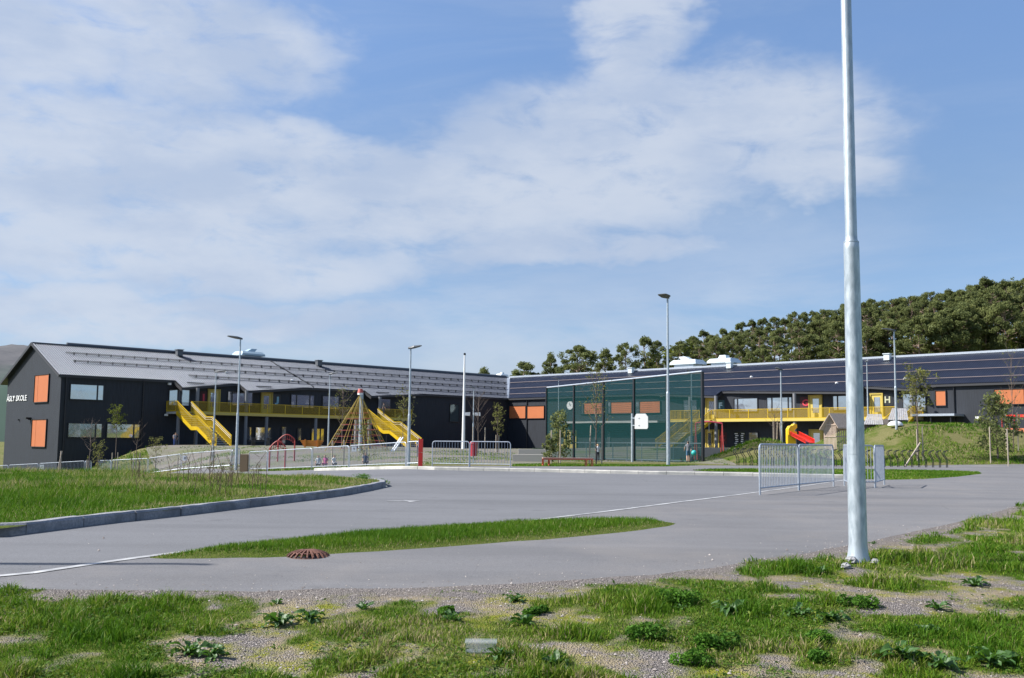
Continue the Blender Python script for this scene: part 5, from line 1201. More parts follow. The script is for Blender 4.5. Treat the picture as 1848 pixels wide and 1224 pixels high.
# lamp outside the picture whose shadow crosses the path
sx, sy = gpix(378, 1019)[:2]; hl = 7.2; kx = hl / math.tan(R(SUN_EL)); q = Vector((sx + (-math.cos(R(SUN_PHI))) * kx, sy - math.sin(R(SUN_PHI)) * kx, 0)); q.z = hz(q.x, q.y)
th = thing('lamp_pole', 'galvanised pole beyond the left edge, casting the thin shadow across the path', 'pole', tuple(q)); m = MB(); m.tube([q + Z3 * z for z in (0, 3.4, 3.5, hl)], [.085, .08, .06, .045], 16); part('pole', m, Mt['steel'], th); 
# flagpole
b = gp(836, 104); top = at(839, 641, 104); h = top.z - b.z; th = thing('flagpole', 'white tapering flagpole in front of the left wing', 'flagpole', tuple(b)); m = MB(); m.tube([b, b + Z3 * h * .3, b + Z3 * h], [.17, .14, .07], 12); part('pole', m, Mt['white'], th)
m = MB(); m.rock(b + Z3 * (h + .1), .13, seed=2, flat=1); part('finial', m, Mt['black'], th)
# ------------------------------------------------------------ red pillar, bin, post, benches
b = gp(758.6, 46.6); h = at(758.6, 792, 46.6).z - b.z; m = MB(); m.box(b + Z3 * h / 2, (.19, .16, h)); p_ = thing('red_pillar', 'narrow red pillar between the barriers', 'pillar', tuple(b)); m = MB(); m.box(b + Z3 * h * .25, (.19, .15, h * .5 - .01)); m2 = MB(); m2.box(b + Z3 * h * .75, (.19, .15, h * .5 - .01)); part('lower_panel', m, Mt['red'], p_); part('upper_panel', m2, Mt['red'], p_)
b = gp(854.5, 57); zt = at(854, 797, 57).z - b.z; th = thing('red_bin', 'red litter bin on a post behind the right barriers', 'bin', tuple(b)); m = MB(); m.tube([b, b + Z3 * (zt - .4)], .03, 8); part('post', m, Mt['steel'], th)
m = MB(); m.tube([b + Z3 * (zt - .78), b + Z3 * (zt - .12)], [.17, .20], 14); part('body', m, flat('dark_red', (.33, .02, .03), .5), th); m = MB(); m.tube([b + Z3 * (zt - .12), b + Z3 * zt], [.23, .20], 14); part('lid', m, flat('dark_red', (.33, .02, .03), .5), th)
b = gp(440, 60); zt = at(440, 820, 60).z - b.z; m = MB(); m.box(b + Z3 * zt / 2, (.42, .3, zt)); solo('board_post', m, flat('brown_board', (.22, .15, .08), .8), 'brown board standing between two barriers by the tall lamp', 'board', tuple(b))
def slat_bench(px0, px1, ptop, Y, label):
    a, c = gp(px0, Y), gp(px1, Y + .2); h = at((px0 + px1) / 2, ptop, Y).z - a.z; th = thing('bench', label, 'bench', tuple(a)); u = (c - a); L_ = u.length; u /= L_; n = Vector((-u.y, u.x, 0))
    for i in range(5):
        m = MB(); m.box(a + u * L_ / 2 + n * (.05 + i * .10) + Z3 * (h - .02), (L_, .085, .045), (u, n, Z3)); part('seat_slat', m, flat('pink_wood', (.48, .30, .24), .8), th)
    for s in (.02, L_ * .13, L_ * .87, L_ - .02):
        m = MB()
        for o_ in (.02, .47): m.beam(a + u * s + n * o_, a + u * s + n * o_ + Z3 * (h - .05), .05, .05)
        m.beam(a + u * s + n * .02 + Z3 * .03, a + u * s + n * .47 + Z3 * .03, .05, .05); part('leg_frame', m, Mt['benchred'], th)
    m = MB(); m.beam(a + n * .02 + Z3 * (h - .07), c + n * .02 + Z3 * (h - .07), .04, .06); part('side_rail', m, Mt['benchred'], th)
slat_bench(980, 1070.5, 826.5, 50.5, 'long low orange-red bench with pinkish slats by the kerb')
b = gp(564, 88); th = thing('boat_bench', 'orange boat-shaped bench in front of the left wing', 'bench', tuple(b)); x0, x1 = gp(545, 88).x, gp(581, 88).x; zt = at(563, 795, 88).z - b.z
for k in range(4):
    m = MB(); e = .08 * k; m.box(Vector(((x0 + x1) / 2, b.y, b.z + .15 + zt * .22 * k)), (x1 - x0 - .3 + e * 2, .5, zt * .20)); part('plank', m, flat('orange_plank', (.50, .17, .015), .6), th)
for xx in (x0 + .3, x1 - .3): m = MB(); m.box(Vector((xx, b.y - .28, b.z + zt * .55)), (.12, .08, zt * 1.2)); part('upright', m, flat('orange_plank', (.50, .17, .015)), th)
# ------------------------------------------------------------ sports net
a0, a1 = gp(986.5, 81), gp(1268, 64.3); U_ = (a1 - a0); U_.z = 0; LN = U_.length; U_ /= LN; zg0, zg1 = hz(a0.x, a0.y), hz(a1.x, a1.y)
zt0, zt1 = at(986.5, 700, 81).z, at(1268, 671, 64.3).z
net = thing('sports_net', 'tall green ball net on black posts beside the basketball court', 'ball net', tuple(a0))
def NP(s, z): return Vector((a0.x, a0.y, 0)) + U_ * (s * LN) + Z3 * z
pxs = [986.5, 1036, 1089.5, 1144.5, 1204.5, 1268]; fr = []
for q in pxs:
    r = ray(q, 750); nn = Vector((-U_.y, U_.x, 0)); O = Vector((0, 0, CAMZ)); k = (Vector((a0.x, a0.y, 0)) - O).dot(nn) / r.dot(nn); fr.append(((O + r * k) - Vector((a0.x, a0.y, 0))).dot(U_) / LN)
ZT = lambda s: zt0 + (zt1 - zt0) * s
for s in fr: m = MB(); m.box(NP(s, (ZT(s) + .0) / 2 - .05), (.15 if s > .05 else .12, .15, ZT(s) + .1), (U_, Z3.cross(U_), Z3)); part('post', m, Mt['black'], net)
m = MB(); m.tube([NP(0, zt0 + .02), NP(1, zt1 + .02)], .055, 8); part('top_rail', m, Mt['steel_dull'], net)
for zz in (.02, 1.12): m = MB(); m.tube([NP(fr[1], zz + .1) + Vector((0, .25, 0)), NP(1, zz + .1) + Vector((0, .25, 0))], .035, 8); part('hand_rail', m, Mt['steel_dull'], net)
m = MB(); nb = 26
for i in range(nb + 1):
    s = fr[1] + (1 - fr[1]) * i / nb
    if i % 3 == 0: m.tube([NP(s, .0) + Vector((0, .25, 0)), NP(s, 1.2) + Vector((0, .25, 0))], .03, 6)
part('rail_posts', m, Mt['steel_dull'], net, stuff=True)
m = MB(); K = 40
for i in range(K): m.quad(NP(i / K, .06), NP((i + 1) / K, .06), NP((i + 1) / K, ZT((i + 1) / K) - .05), NP(i / K, ZT(i / K) - .05))
part('net', m, Mt['net'], net)
m = MB(); nv = int(LN / .125); nrm = Vector((-U_.y, U_.x, 0))
for i in range(nv + 1): s = i / nv; m.box(NP(s, (ZT(s) + .06) / 2) - nrm * -.02, (.012, .012, ZT(s) - .1), (U_, nrm, Z3))
for j in range(int(5.9 / .125)): z = .1 + j * .125; s0 = 0; m.beam(NP(0, min(z, zt0 - .03)) + nrm * .02, NP(1, min(z * (zt1 / zt0), zt1 - .03)) + nrm * .02, .012, .012)
part('net_cords', m, Mt['netcord'], net, stuff=True)
# basketball stand
b = gp(1141, 66); th = thing('basketball_stand', 'white basketball backboard on a steel post behind the net', 'basketball hoop', tuple(b)); zt = at(1141, 747, 66).z - b.z; m = MB(); m.tube([b, b + Z3 * (zt + .02)], .075, 10); part('post', m, Mt['steel'], th)
c = at(1156.5, 760.5, 65.2); hw, hh = .36, .47; bw = Vector((.80, -.60, 0)); m = MB(); pl = [c + bw * (x * 1.22) + Vector((0, 0, z)) for x, z in ((-hw, -hh), (hw, -hh), (hw + .05, -hh + .1), (hw + .05, hh - .2), (hw - .1, hh), (-hw + .1, hh), (-hw, hh - .2))]; m.prism(pl, (.03, .04, 0)); part('backboard', m, flat('backboard_white', (.55, .55, .55), .5), th)
m = MB(); m.tube([b + Z3 * (c.z - b.z + .2), c + Vector((-.1, .05, .2))], .03, 6); m.tube([b + Z3 * (c.z - b.z - .25), c + Vector((-.1, .05, -.25))], .03, 6); part('bracket', m, Mt['steel'], th)
m = MB(); rc = c + Vector((0, .35, -.2)); m.tube([rc + Vector((.22 * math.cos(t), .22 * math.sin(t), 0)) for t in np.linspace(0, 6.28, 15)], .012, 5); part('hoop', m, Mt['red'], th)
# low concrete steps and wall
for i, (p0, p1, Y, zz, lab) in enumerate([(925, 985, 64, .45, 'lower pale concrete step left of the bench'), (935, 990, 70, .75, 'upper pale concrete step left of the bench')]):
    a, c = gp(p0, Y), gp(p1, Y - 1); base = min(a.z, c.z) - .2; m = MB(); m.box(Vector(((a.x + c.x) / 2, Y, (base + zz) / 2)), (c.x - a.x, 1.2, zz - base)); solo('concrete_step', m, flat('sunlit_concrete', (.48, .44, .38), .9), lab, 'step', (a.x, a.y, base))  # raised albedo stands in for sunlight on the unlit front faces
a, c = gp(1208, 83), gp(1316, 82.2); m = MB(); m.box(Vector(((a.x + c.x) / 2, 82.6, .38)), (c.x - a.x, .35, 1.1)); solo('retaining_wall', m, flat('grey_concrete', (.19, .19, .19), .9), 'low grey concrete wall below the right stair', 'wall', (a.x, a.y, -.1))
# ------------------------------------------------------------ bike racks: one bent loop each
rk = MB(); pr = [(0, 0), (.0, .42), (-.10, .58), (-.20, .72), (-.17, .82), (-.06, .90), (.02, .90)]
lp = [Vector((x, -.0, z)) for x, z in pr] + [Vector((.15, .10, .93))] + [Vector((x + .17, .18, z)) for x, z in reversed(pr)]
rk.tube(lp, .021, 6); me_r = mesh(rk, Mt['black'], name='bike_rack'); px = 1322.0; i = 0; RACKG = 'black bicycle racks in a row below the mounds'
while px < 1702:
    b = gp(px + 8, 57.6); o = raw('bicycle_rack', me_r); o.location = b; o.rotation_euler = (0, 0, .1); lab = 'bent black bicycle rack ' + ('left of the near barriers' if px < 1366 else 'seen through the near barriers' if px < 1500 else 'between the near barriers and the big pole' if px < 1525 else 'behind the big pole' if px < 1562 else 'below the grassy mound, right of the big pole')
    if i == 0: lab = 'leftmost bent black bicycle rack'
    tag(o, lab, 'bicycle rack', RACKG); px += 12.6; i += 1
o['label'] = 'rightmost bent black bicycle rack below the grassy mound'
# ------------------------------------------------------------ play things
# rope pyramid
apex = at(650.5, 708, 80); bc = gp(650, 80); th = thing('rope_pyramid', 'tall climbing pyramid of yellow ropes round a steel mast', 'climbing net', tuple(bc))
m = MB(); m.tube([bc - Z3 * .3, Vector((bc.x, bc.y, apex.z))], .15, 12); part('mast', m, Mt['steel'], th)
m = MB(); m.tube([apex - Z3 * .05, apex + Z3 * .26], [.24, .16], 12); part('mast_cap', m, flat('faded_red', (.45, .10, .08)), th)
m = MB(); m.tube([apex - Z3 * .20, apex - Z3 * .05], .22, 12); part('collar', m, Mt['white'], th)
feet = []
for k in range(8):
    an = k * math.pi / 4 + .3; f = Vector((bc.x + 2.15 * math.cos(an) * (1.25 if math.cos(an) < 0 else 1.0), bc.y + 2.3 * math.sin(an), 0)); f.z = hz(f.x, f.y); feet.append(f)
    for j, dd in enumerate((0, .35)):
        g = f + Vector((-math.sin(an), math.cos(an), 0)) * dd; m = MB(); m.tube([apex - Z3 * .12, g], .021, 5, False); part('rope', m, Mt['rope'], th)
m = MB()
for q in np.linspace(.34, .94, 7):
    ring = [(apex - Z3 * .12).lerp(f, q) for f in feet]
    for k in range(8): m.tube([ring[k], ring[(k + 1) % 8]], .013, 4, False)
part('rope_rings', m, Mt['ropered'], th, stuff=True)
m = MB()
for q in np.linspace(.55, .95, 6):
    a = (apex - Z3 * .12).lerp(feet[3], q); c = (apex - Z3 * .12).lerp(feet[4], q); m.box((a + c) / 2, (.38, .06, .06))
    a = (apex - Z3 * .12).lerp(feet[5], q); c = (apex - Z3 * .12).lerp(feet[6], q); m.box((a + c) / 2, (.38, .06, .06))
part('rungs', m, Mt['stake'], th, stuff=True)
for px in (642, 666):
    b = gp(px, 83); zt = at(px, 758, 83).z; m = MB(); m.tube([b, Vector((b.x, b.y, zt))], .16, 10); solo('log_post', m, flat('grey_post', (.20, .19, .19), .8), ('left' if px < 650 else 'right') + ' grey log post of the climbing ground behind the rope pyramid', 'post', tuple(b))
# red arches
for px0, px1, ptop, Y, hgt, lab in [(486, 514, 797, 60, 1, 'low red arched climbing frame behind the barrier'), (501, 531, 785, 70, 1, 'taller red arched climbing frame behind the low one')]:
    a, c = gp(px0, Y), gp(px1, Y); zt = at((px0 + px1) / 2, ptop, Y).z; th = thing('climbing_arch', lab, 'climbing frame', tuple(a)); rs_ = (c - a)
    for p in (a, c): m = MB(); m.tube([p - Z3 * .1, Vector((p.x, p.y, zt - .35))], .05, 8); part('post', m, Mt['redpole'], th)
    arc = [a + rs_ * t + Z3 * ((zt - .35 - a.z) + .35 * math.sin(math.pi * t)) for t in np.linspace(0, 1, 10)]; m = MB(); m.tube(arc, .04, 6); part('arch', m, Mt['redpole'], th)
    m = MB()
    for q in arc[1:-1]: m.tube([q, q - Z3 * .28], .018, 4, False); m.rock(q - Z3 * .3, .05, seed=3)
    part('hangers', m, Mt['redpole'], th, stuff=True)
# swing-like frame right
a, c = gp(1256, 76), gp(1304, 76); a.z = hz(a.x, 76); zt = at(1280, 786, 76).z; zt = at(1280, 787, 76).z + .9
th = thing('play_frame', 'red and pink climbing frame with a hanging ring before door C', 'climbing frame', tuple(a))
for p, q in ((a, .35), (c, .35)):
    for s in (-1, 1): m = MB(); m.tube([p + Vector((0, s * .6, 0)), Vector((p.x, p.y, zt))], .045, 8); part('leg', m, Mt['redpole'], th)
arc = [a.lerp(c, t) * 1 for t in np.linspace(0, 1, 9)]; arc = [Vector((q.x, q.y, zt + .12 * math.sin(math.pi * i / 8))) for i, q in enumerate(arc)]; m = MB(); m.tube(arc, .05, 8); part('top_bar', m, flat('pink_red', (.62, .08, .12)), th)
m = MB(); q = arc[4]; m.tube([q, q - Z3 * .7], .02, 5); part('hanger', m, Mt['steel'], th)
# slide
mt_ = gp(1424, 66.8); zt = mt_.z; th = thing('slide', 'red slide with a yellow hood on the small mound', 'slide', tuple(mt_)); a = at(1433, 784, 66.4); e = at(1462, 799, 63.4)
d = (e - a); n = Vector((-d.y, d.x, 0)).normalized() * .28; m = MB(); m.add([a - n, a + n, e + n, e - n], [(0, 1, 2, 3)]); 
for s in (-1, 1): m.add([a + n * s, e + n * s, e + n * s + Z3 * .22, a + n * s + Z3 * .22], [(0, 1, 2, 3)])
m.v = m.v + [(v[0], v[1], v[2] - .05) for v in m.v]; k = len(m.f); m.f += [tuple(i + 12 for i in f) for f in m.f]; m.mi = [0] * len(m.f); part('chute', m, Mt['red'], th)
c = at(1427, 777, 66.6); pl = [(-.42, -.35), (.42, -.35), (.42, -.12), (.16, -.02), (.46, .22), (.44, .44), (.24, .50), (.02, .36), (-.2, .34), (-.42, .1)]
m = MB(); m.prism([c + Vector((x * .62 + .05, -.3, z * .85)) for x, z in pl], (0, .7, 0)); part('hood', m, Mt['slidey'], th)
m = MB(); m.box(c + Vector((0, 0, -.6)), (.5, .5, .7)); part('platform', m, Mt['slidey'], th)
# play houses on the big mound
def playhouse_slats(px0, px1, peakx, ptop, pbot, Y, label):
    a, c = at(px0, pbot, Y), at(px1, pbot, Y); pk = at(peakx, ptop, Y); th = thing('playhouse', label, 'playhouse', tuple(a)); D = 1.6; hw = pk.x - a.x; ev = at(px0, 768, Y).z
    # open gable towards the viewer's left, slatted sides
    m = MB(); n = 9
    for i in range(n + 1):
        x = a.x + (2 * hw) * i / n; t = 1 - abs(x - pk.x) / hw; m.box(Vector((x, Y, (a.z + ev + (pk.z - ev) * t) / 2)), (.05, .04, ev + (pk.z - ev) * t - a.z))
    for z in (.8, 1.5): m.box(Vector((pk.x, Y - .03, a.z + z)), (2 * hw, .03, .07))
    part('gable_slats', m, Mt['wood'], th, stuff=True)
    dv = Vector((c.x - (a.x + 2 * hw), 1.4, 0)); m = MB()
    for i in range(14):
        p = Vector((a.x + 2 * hw, Y, 0)) + dv * (i / 13); m.box(Vector((p.x, p.y, (a.z + ev) / 2)), (.05, .05, ev - a.z))
    for z in (.8, 1.5): m.beam(Vector((a.x + 2 * hw, Y, a.z + z)), Vector((a.x + 2 * hw, Y, a.z + z)) + dv, .03, .07)
    part('side_slats', m, Mt['wood'], th, stuff=True)
    for s, (x0, x1) in enumerate(((a.x - .25, pk.x), (pk.x, a.x + 2 * hw + .15))):
        z0, z1 = (ev - .22, pk.z + .03) if s == 0 else (pk.z + .03, ev - .12)
        m = MB(); p0, p1 = Vector((x0, Y - .2, z0)), Vector((x1, Y - .2, z1)); m.add([p0, p1, p1 + dv * 1.1, p0 + dv * 1.1, p0 - Z3 * .07, p1 - Z3 * .07, p1 + dv * 1.1 - Z3 * .07, p0 + dv * 1.1 - Z3 * .07], [(0, 1, 2, 3), (7, 6, 5, 4), (0, 4, 5, 1), (1, 5, 6, 2), (2, 6, 7, 3), (3, 7, 4, 0)]); part('roof_slope', m, Mt['wood'], th)
    return th
playhouse_slats(1488, 1545, 1497, 747, 812, 63.5, 'slatted wooden playhouse with a steep roof, left of the big pole').rotation_euler = (0, 0, -.45)
def plank_hut(px0, px1, ptop, pe, pb_, Y, label, stepx=0):
    a, c = at(px0, pe, Y), at(px1, pe, Y); r0, r1 = at(px0 + stepx + 8, ptop, Y + 1.1), at(px1 - 4, ptop, Y + 1.1); zb = hz(a.x, Y) - .1; th = thing('playhouse', label, 'playhouse', (a.x, Y, zb))
    n = 9
    for i in range(n):
        t0, t1 = i / n, (i + .86) / n; p = [a.lerp(c, t0), a.lerp(c, t1), r0.lerp(r1, t1), r0.lerp(r1, t0)]; dz = Vector((0, 0, random.uniform(0, .03) - .04)); m = MB(); m.prism(p, dz - Z3 * .0); part('roof_plank', m, Mt['greywood'], th)
    m = MB(); m.box(Vector(((a.x + c.x) / 2, Y + .9, (a.z + zb) / 2)), (c.x - a.x - .3, 1.3, a.z - zb + .15)); m.add([c + Vector((-.15, .3, -.02)), r1 + Vector((0, 0, -.06)), c + Vector((-.15 + .75, 1.6, -.25)), c + Vector((-.15, .3, -.1))], [(0, 1, 2, 3)]); part('wall', m, flat('dark_hut_wall', (.07, .06, .055)), th)
plank_hut(1558, 1595, 747.5, 766, 775, 74, 'left of the two small huts with grey plank roofs on the mound')
plank_hut(1602, 1640, 737, 758, 770, 73, 'right, higher one of the two small huts with grey plank roofs')
c = at(1616, 768, 71); m = MB()
vs = [c + Vector((.52 * math.cos(a) * math.cos(e), .4 * math.sin(a) * math.cos(e), .32 * math.sin(e))) for e in np.linspace(0, 1.4, 5) for a in np.linspace(0, 2 * math.pi, 17)[:-1]]
m.add(vs, [(j * 16 + i, j * 16 + (i + 1) % 16, j * 16 + 16 + (i + 1) % 16, j * 16 + 16 + i) for j in range(4) for i in range(16)] + [tuple(range(64, 80))]); solo('white_dome', m, Mt['white'], 'white domed lid in front of the higher hut', 'dome', tuple(c), None, True)
# red canopy and orange screen at the right edge
a, c = WR.t(1808, 751, 3.0), WR.t(1900, 751, 3.0); th = thing('red_canopy', 'red beam canopy over an orange screen at the right edge', 'canopy', tuple(WR.p(a[0], 3, .5)))
m = MB(); m.box(WR.p((a[0] + c[0]) / 2, 3, a[1]), (c[0] - a[0], .1, .22), (WR.u, WR.n, Z3)); part('beam', m, Mt['red'], th)
z0, z1 = WR.t(1830, 785, 3)[1], WR.t(1830, 773, 3)[1]; m = MB(); m.box(WR.p((a[0] + c[0]) / 2, 2.9, (z0 + z1) / 2), (c[0] - a[0], .06, z1 - z0), (WR.u, WR.n, Z3)); part('screen', m, flat('orange_screen', (.55, .16, .07)), th)
for t in np.linspace(a[0], c[0], 5): m = MB(); m.tube([WR.p(t, 3, .4), WR.p(t, 3, a[1])], .05, 8); part('post', m, Mt['redpole'], th)
# small yard clutter
b = gp(971, 78); m = MB(); m.box(b + Z3 * .5, (.8, .6, .55)); solo('green_box', m, flat('dull_green', (.05, .09, .04)), 'dull green box on the yard left of the young pine', 'box', tuple(b))
b = gp(470, 100); th = thing('picnic_table', 'dark picnic table under the left gallery', 'table', tuple(b)); m = MB(); m.box(b + Z3 * .74, (1.9, .75, .06)); part('tabletop', m, flat('dark_wood', (.05, .05, .055)), th)
for dy in (-.7, .7): m = MB(); m.box(b + Vector((0, dy, .45)), (1.9, .28, .05)); part('seat', m, flat('dark_wood', (.05, .05, .055)), th)
for dx in (-.7, .7): m = MB(); m.box(b + Vector((dx, 0, .37)), (.08, 1.3, .7)); part('leg', m, flat('dark_wood', (.05, .05, .055)), th)
a = at(723, 790, 62); e = at(706, 815, 60); m = MB(); m.tube([a, e], .05, 6); a2, e2 = a + Vector((.14, 0, 0)), e + Vector((.14, 0, 0)); solo('climbing_rail', m, Mt['white'], 'left of two slanting white rails behind the long barrier', 'rail', tuple(a)); m = MB(); m.tube([a2, e2], .05, 6); solo('climbing_rail', m, Mt['white'], 'right of two slanting white rails behind the long barrier', 'rail', tuple(a2))
# rusty dome grate
c = Vector(gpix(556, 1003)); c.z = hz(c.x, c.y) - .02; th = thing('drain_grate', 'rusty domed drain grate at the edge of the grass strip', 'drain grate', tuple(c)); rg_ = (594 - 518) / 2 / FPX * c.y
m = MB(); m.tube([c + Vector((rg_ * math.cos(t), rg_ * math.sin(t), 0)) for t in np.linspace(0, 2 * math.pi, 33)], .014, 6); part('rim', m, Mt['rust'], th)
hh = rg_ * .36
for k in range(22):
    an = k * 2 * math.pi / 22; m = MB(); pts_ = [c + Vector((math.cos(an) * rg_ * math.cos(e), math.sin(an) * rg_ * math.cos(e), hh * math.sin(e))) for e in np.linspace(0, 1.32, 7)]
    for p, q in zip(pts_[:-1], pts_[1:]): m.beam(p, q, .017, .02)
    part('rib', m, Mt['rust'], th)
m = MB(); m.tube([c + Z3 * (hh * .94), c + Z3 * (hh * 1.04)], rg_ * .27, 20); part('crown_disc', m, Mt['rust'], th)
m = MB(); m.tube([c + Vector((rg_ * .72 * math.cos(t), rg_ * .72 * math.sin(t), hh * .66)) for t in np.linspace(0, 2 * math.pi, 33)], .010, 5); part('ring', m, Mt['rust'], th)
m = MB(); m.tube([c + Z3 * .004, c + Z3 * .008], rg_ * .9, 20); part('shaft_shade_disc', m, flat('shaft_shade', (.006, .006, .006)), th)  # near-black disc painted in for the shade down the shaft
# clear plastic tub
c = Vector(gpix(868, 1176)); c.z = hz(c.x, c.y); w_, d_, h_ = .20, .13, .065; th = thing('plastic_tub', 'clear plastic tub lying on the gravelly verge', 'tub', tuple(c))
m = MB()
for s in (-1, 1): m.box(c + Vector((s * w_ / 2, 0, h_ / 2)), (.003, d_, h_)); m.box(c + Vector((0, s * d_ / 2, h_ / 2)), (w_ - .004, .003, h_))
part('sides', m, Mt['plastic'], th); m = MB(); m.box(c + Z3 * (h_ + .004), (w_ + .015, d_ + .015, .007)); part('lid', m, Mt['plastic'], th); m = MB(); m.box(c + Z3 * .006, (w_ - .01, d_ - .01, .004)); part('base', m, Mt['plastic'], th)
# ------------------------------------------------------------ weeds
def leaf_me(L_, W_, seed, lobed=False, droop=.5):
    rr_ = random.Random(seed); n = 6; m = MB(); vs = []
    for i in range(n + 1):
        t = i / n; wd = W_ * math.sin(math.pi * min(.98, .10 + .86 * t)) ** .8
        if lobed: wd *= (1.25 if i % 2 else .5)
        x = L_ * t * (1 - .15 * t); z = L_ * (.75 * t - droop * t * t); tw = rr_.uniform(-.015, .015)
        vs += [(x, -wd / 2, z + wd * .22 + tw), (x, 0, z), (x, wd / 2, z + wd * .22 - tw)]
    fs = []
    for i in range(n): fs += [(i * 3, i * 3 + 1, i * 3 + 4, i * 3 + 3), (i * 3 + 1, i * 3 + 2, i * 3 + 5, i * 3 + 4)]
    m.add(vs, fs); return mesh(m, Mt['weed'], name='leaf')
LV = [leaf_me(.20, .052, 1), leaf_me(.23, .060, 2, False, .7), leaf_me(.17, .050, 3, True), leaf_me(.22, .055, 4, True, .65), leaf_me(.16, .045, 5, False, .3)]
def rosette(px, py, size, n, kinds, label, lift=1.0):
    q = gpix(px, py); q.z = hz(q.x, q.y); root = thing('weed_plant', label, 'weed', tuple(q), 'broad-leaved weeds on the verge')
    for i in range(int(n * 1.5)):
        o = raw('leaf', LV[random.choice(kinds)], root); a = i * 2.4 + random.uniform(-.3, .3); s = .72 * size * random.uniform(.7, 1.2); o.location = (random.uniform(-.02, .02), random.uniform(-.02, .02), .0)
        o.rotation_euler = (random.uniform(-.3, .3), -random.uniform(-.25, .45) * lift, a); o.scale = (s, s, s * random.uniform(.8, 1.3))
for px, py, s, n, kd, lab in [(1320, 1106, 1.1, 14, (0, 1), 'big docks left of the gravel patch below the far end of the path'), (505, 1128, 1.1, 16, (2, 3), 'lobed weed in the thick grass of the left verge, upper one'), (560, 1120, .9, 12, (3, 1), 'lobed weed beside the upper left weed'), (340, 1180, 1.0, 14, (3, 2), 'thistly weed lowest on the left verge'), (385, 1186, .9, 12, (3, 1), 'thistly weed right beside the lowest left one'),
    (945, 1128, .9, 10, (0, 3), 'weed with pale ribs below the middle of the verge'), (930, 1085, .8, 12, (2, 3), 'weed at the upper edge of the middle verge'), (815, 1120, .8, 14, (4, 2), 'dark low weed left of the middle of the verge'), (900, 1190, .9, 14, (2, 3), 'dark weed below the plastic tub'), (1000, 1205, 1.0, 14, (4, 2), 'creeping weed right of the plastic tub'),
    (1480, 1035, .9, 10, (0, 4), 'upright weed just left of the big pole'), (1575, 982, .45, 7, (4,), 'tiny weed at the gravel right of the big pole'), (1440, 1110, 1.0, 14, (2, 3), 'lobed weed on the grass below the big pole'), (1500, 1120, 1.0, 14, (3, 2), 'wide weed below and right of the lobed one'),
    (1625, 1195, 1.4, 20, (0, 1, 3), 'largest dock at the bottom edge, right of centre'), (1700, 1205, 1.1, 14, (1, 3), 'dock right of the largest one at the bottom edge'), (1790, 1200, 1.2, 16, (0, 3), 'dock at the bottom right corner'), (1675, 1140, .7, 12, (2, 4), 'dark low weed above the bottom right docks'), (1760, 1058, .9, 12, (0, 3), 'pale weed in the grass near the right edge'),
    (1690, 1100, .8, 10, (2, 3), 'weed at the edge of the bare patch on the right verge'), (655, 1100, .7, 9, (0, 4), 'small pale weed on the left verge'), (500, 1090, .5, 8, (4,), 'small weed at the upper edge of the left verge'), (1230, 1100, .6, 10, (4, 2), 'small weed beside the leafy cushions')]:
    rosette(px, py, s, n, kd, lab)
def cushion(px, py, r, n, label, seed):
    q = gpix(px, py) if py > 900 else gp(px, 27.0); q.z = hz(q.x, q.y); rg2 = np.random.default_rng(seed); th = thing('leafy_weed', label, 'weed', tuple(q)); k = max(4, int(r * 40)); cs = [np.array((q.x + rg2.uniform(-r, r) * .75, q.y + rg2.uniform(-r, r) * .6, q.z + r * rg2.uniform(.12, .38))) for _ in range(k)]
    V_, F, T = leaves_np(cs, [(r * .45, r * .45, r * .32)] * k, [n // k] * k, .013, rg2, shell=.5, flat_=.5); me = mesh_np('foliage', V_ - np.array(q), F, Mt['lush'], dict(tint=T)); o = raw('foliage', me, th); BASE[o] = q
Mt['lush'] = leafmat('lush_leaves', [(0, (.035, .10, .012)), (1, (.11, .24, .025))], back=.35)
for i, (px, py, r, n, lab) in enumerate([(1225, 1090, .20, 1800, 'round leafy cushion right of the thick grass, upper one'), (965, 1108, .10, 700, 'small bright leafy cushion in the middle of the verge'), (1155, 1150, .15, 1200, 'flat leafy cushion left of the lower gravel patch'), (1290, 1170, .17, 1500, 'leafy cushion at the lower gravel patch'), (1475, 1160, .15, 1400, 'bright round clover cushion, upper of two, right of centre'), (1465, 1190, .12, 1000, 'bright round clover cushion, lower of two, right of centre'),
    (1245, 1195, .13, 900, 'leafy cushion near the bottom edge, right of centre'), (1550, 1095, .15, 1000, 'leafy cushion below the big pole'), (800, 1108, .09, 500, 'tiny dark cushion left of the middle of the verge'), (688, 865, .22, 900, 'dark leafy clump at the tip of the island'), (655, 862, .26, 1000, 'dark leafy clump behind the tip of the island')]): cushion(px, py, r, n, lab, 300 + i)
# dandelions and dry stalks on the island
def dandelion(px, py, Y, label, r=.028):
    c = at(px, py, Y); z0 = hz(c.x, Y); th = thing('dandelion', label, 'dandelion', (c.x, Y, z0)); m = MB(); m.tube([(c.x, Y, z0), c], .004, 4); part('stem', m, Mt['weed'], th); m = MB(); m.rock(c, r, seed=int(px), flat=.5); part('flower', m, flat('dandelion_yellow', (.75, .50, .01)), th)
for px, py, Y, lab in [(24, 888, 19, 'larger of two dandelions at the left edge of the island'), (26, 892, 18.5, 'smaller dandelion just below the larger one at the left edge'), (232, 862, 24, 'leftmost of three dandelions along the island top'), (253, 858, 25, 'middle of three dandelions along the island top'), (271, 857, 25, 'rightmost of three dandelions along the island top'), (418, 864, 24, 'single dandelion among the dry stalks')]: dandelion(px, py, Y, lab)
x = []; 
rgq = np.random.default_rng(77); pxs_ = np.concatenate([rgq.normal(247, 5, 7), rgq.uniform(300, 350, 9), rgq.normal(395, 22, 26), rgq.normal(470, 12, 8)]); m = MB()
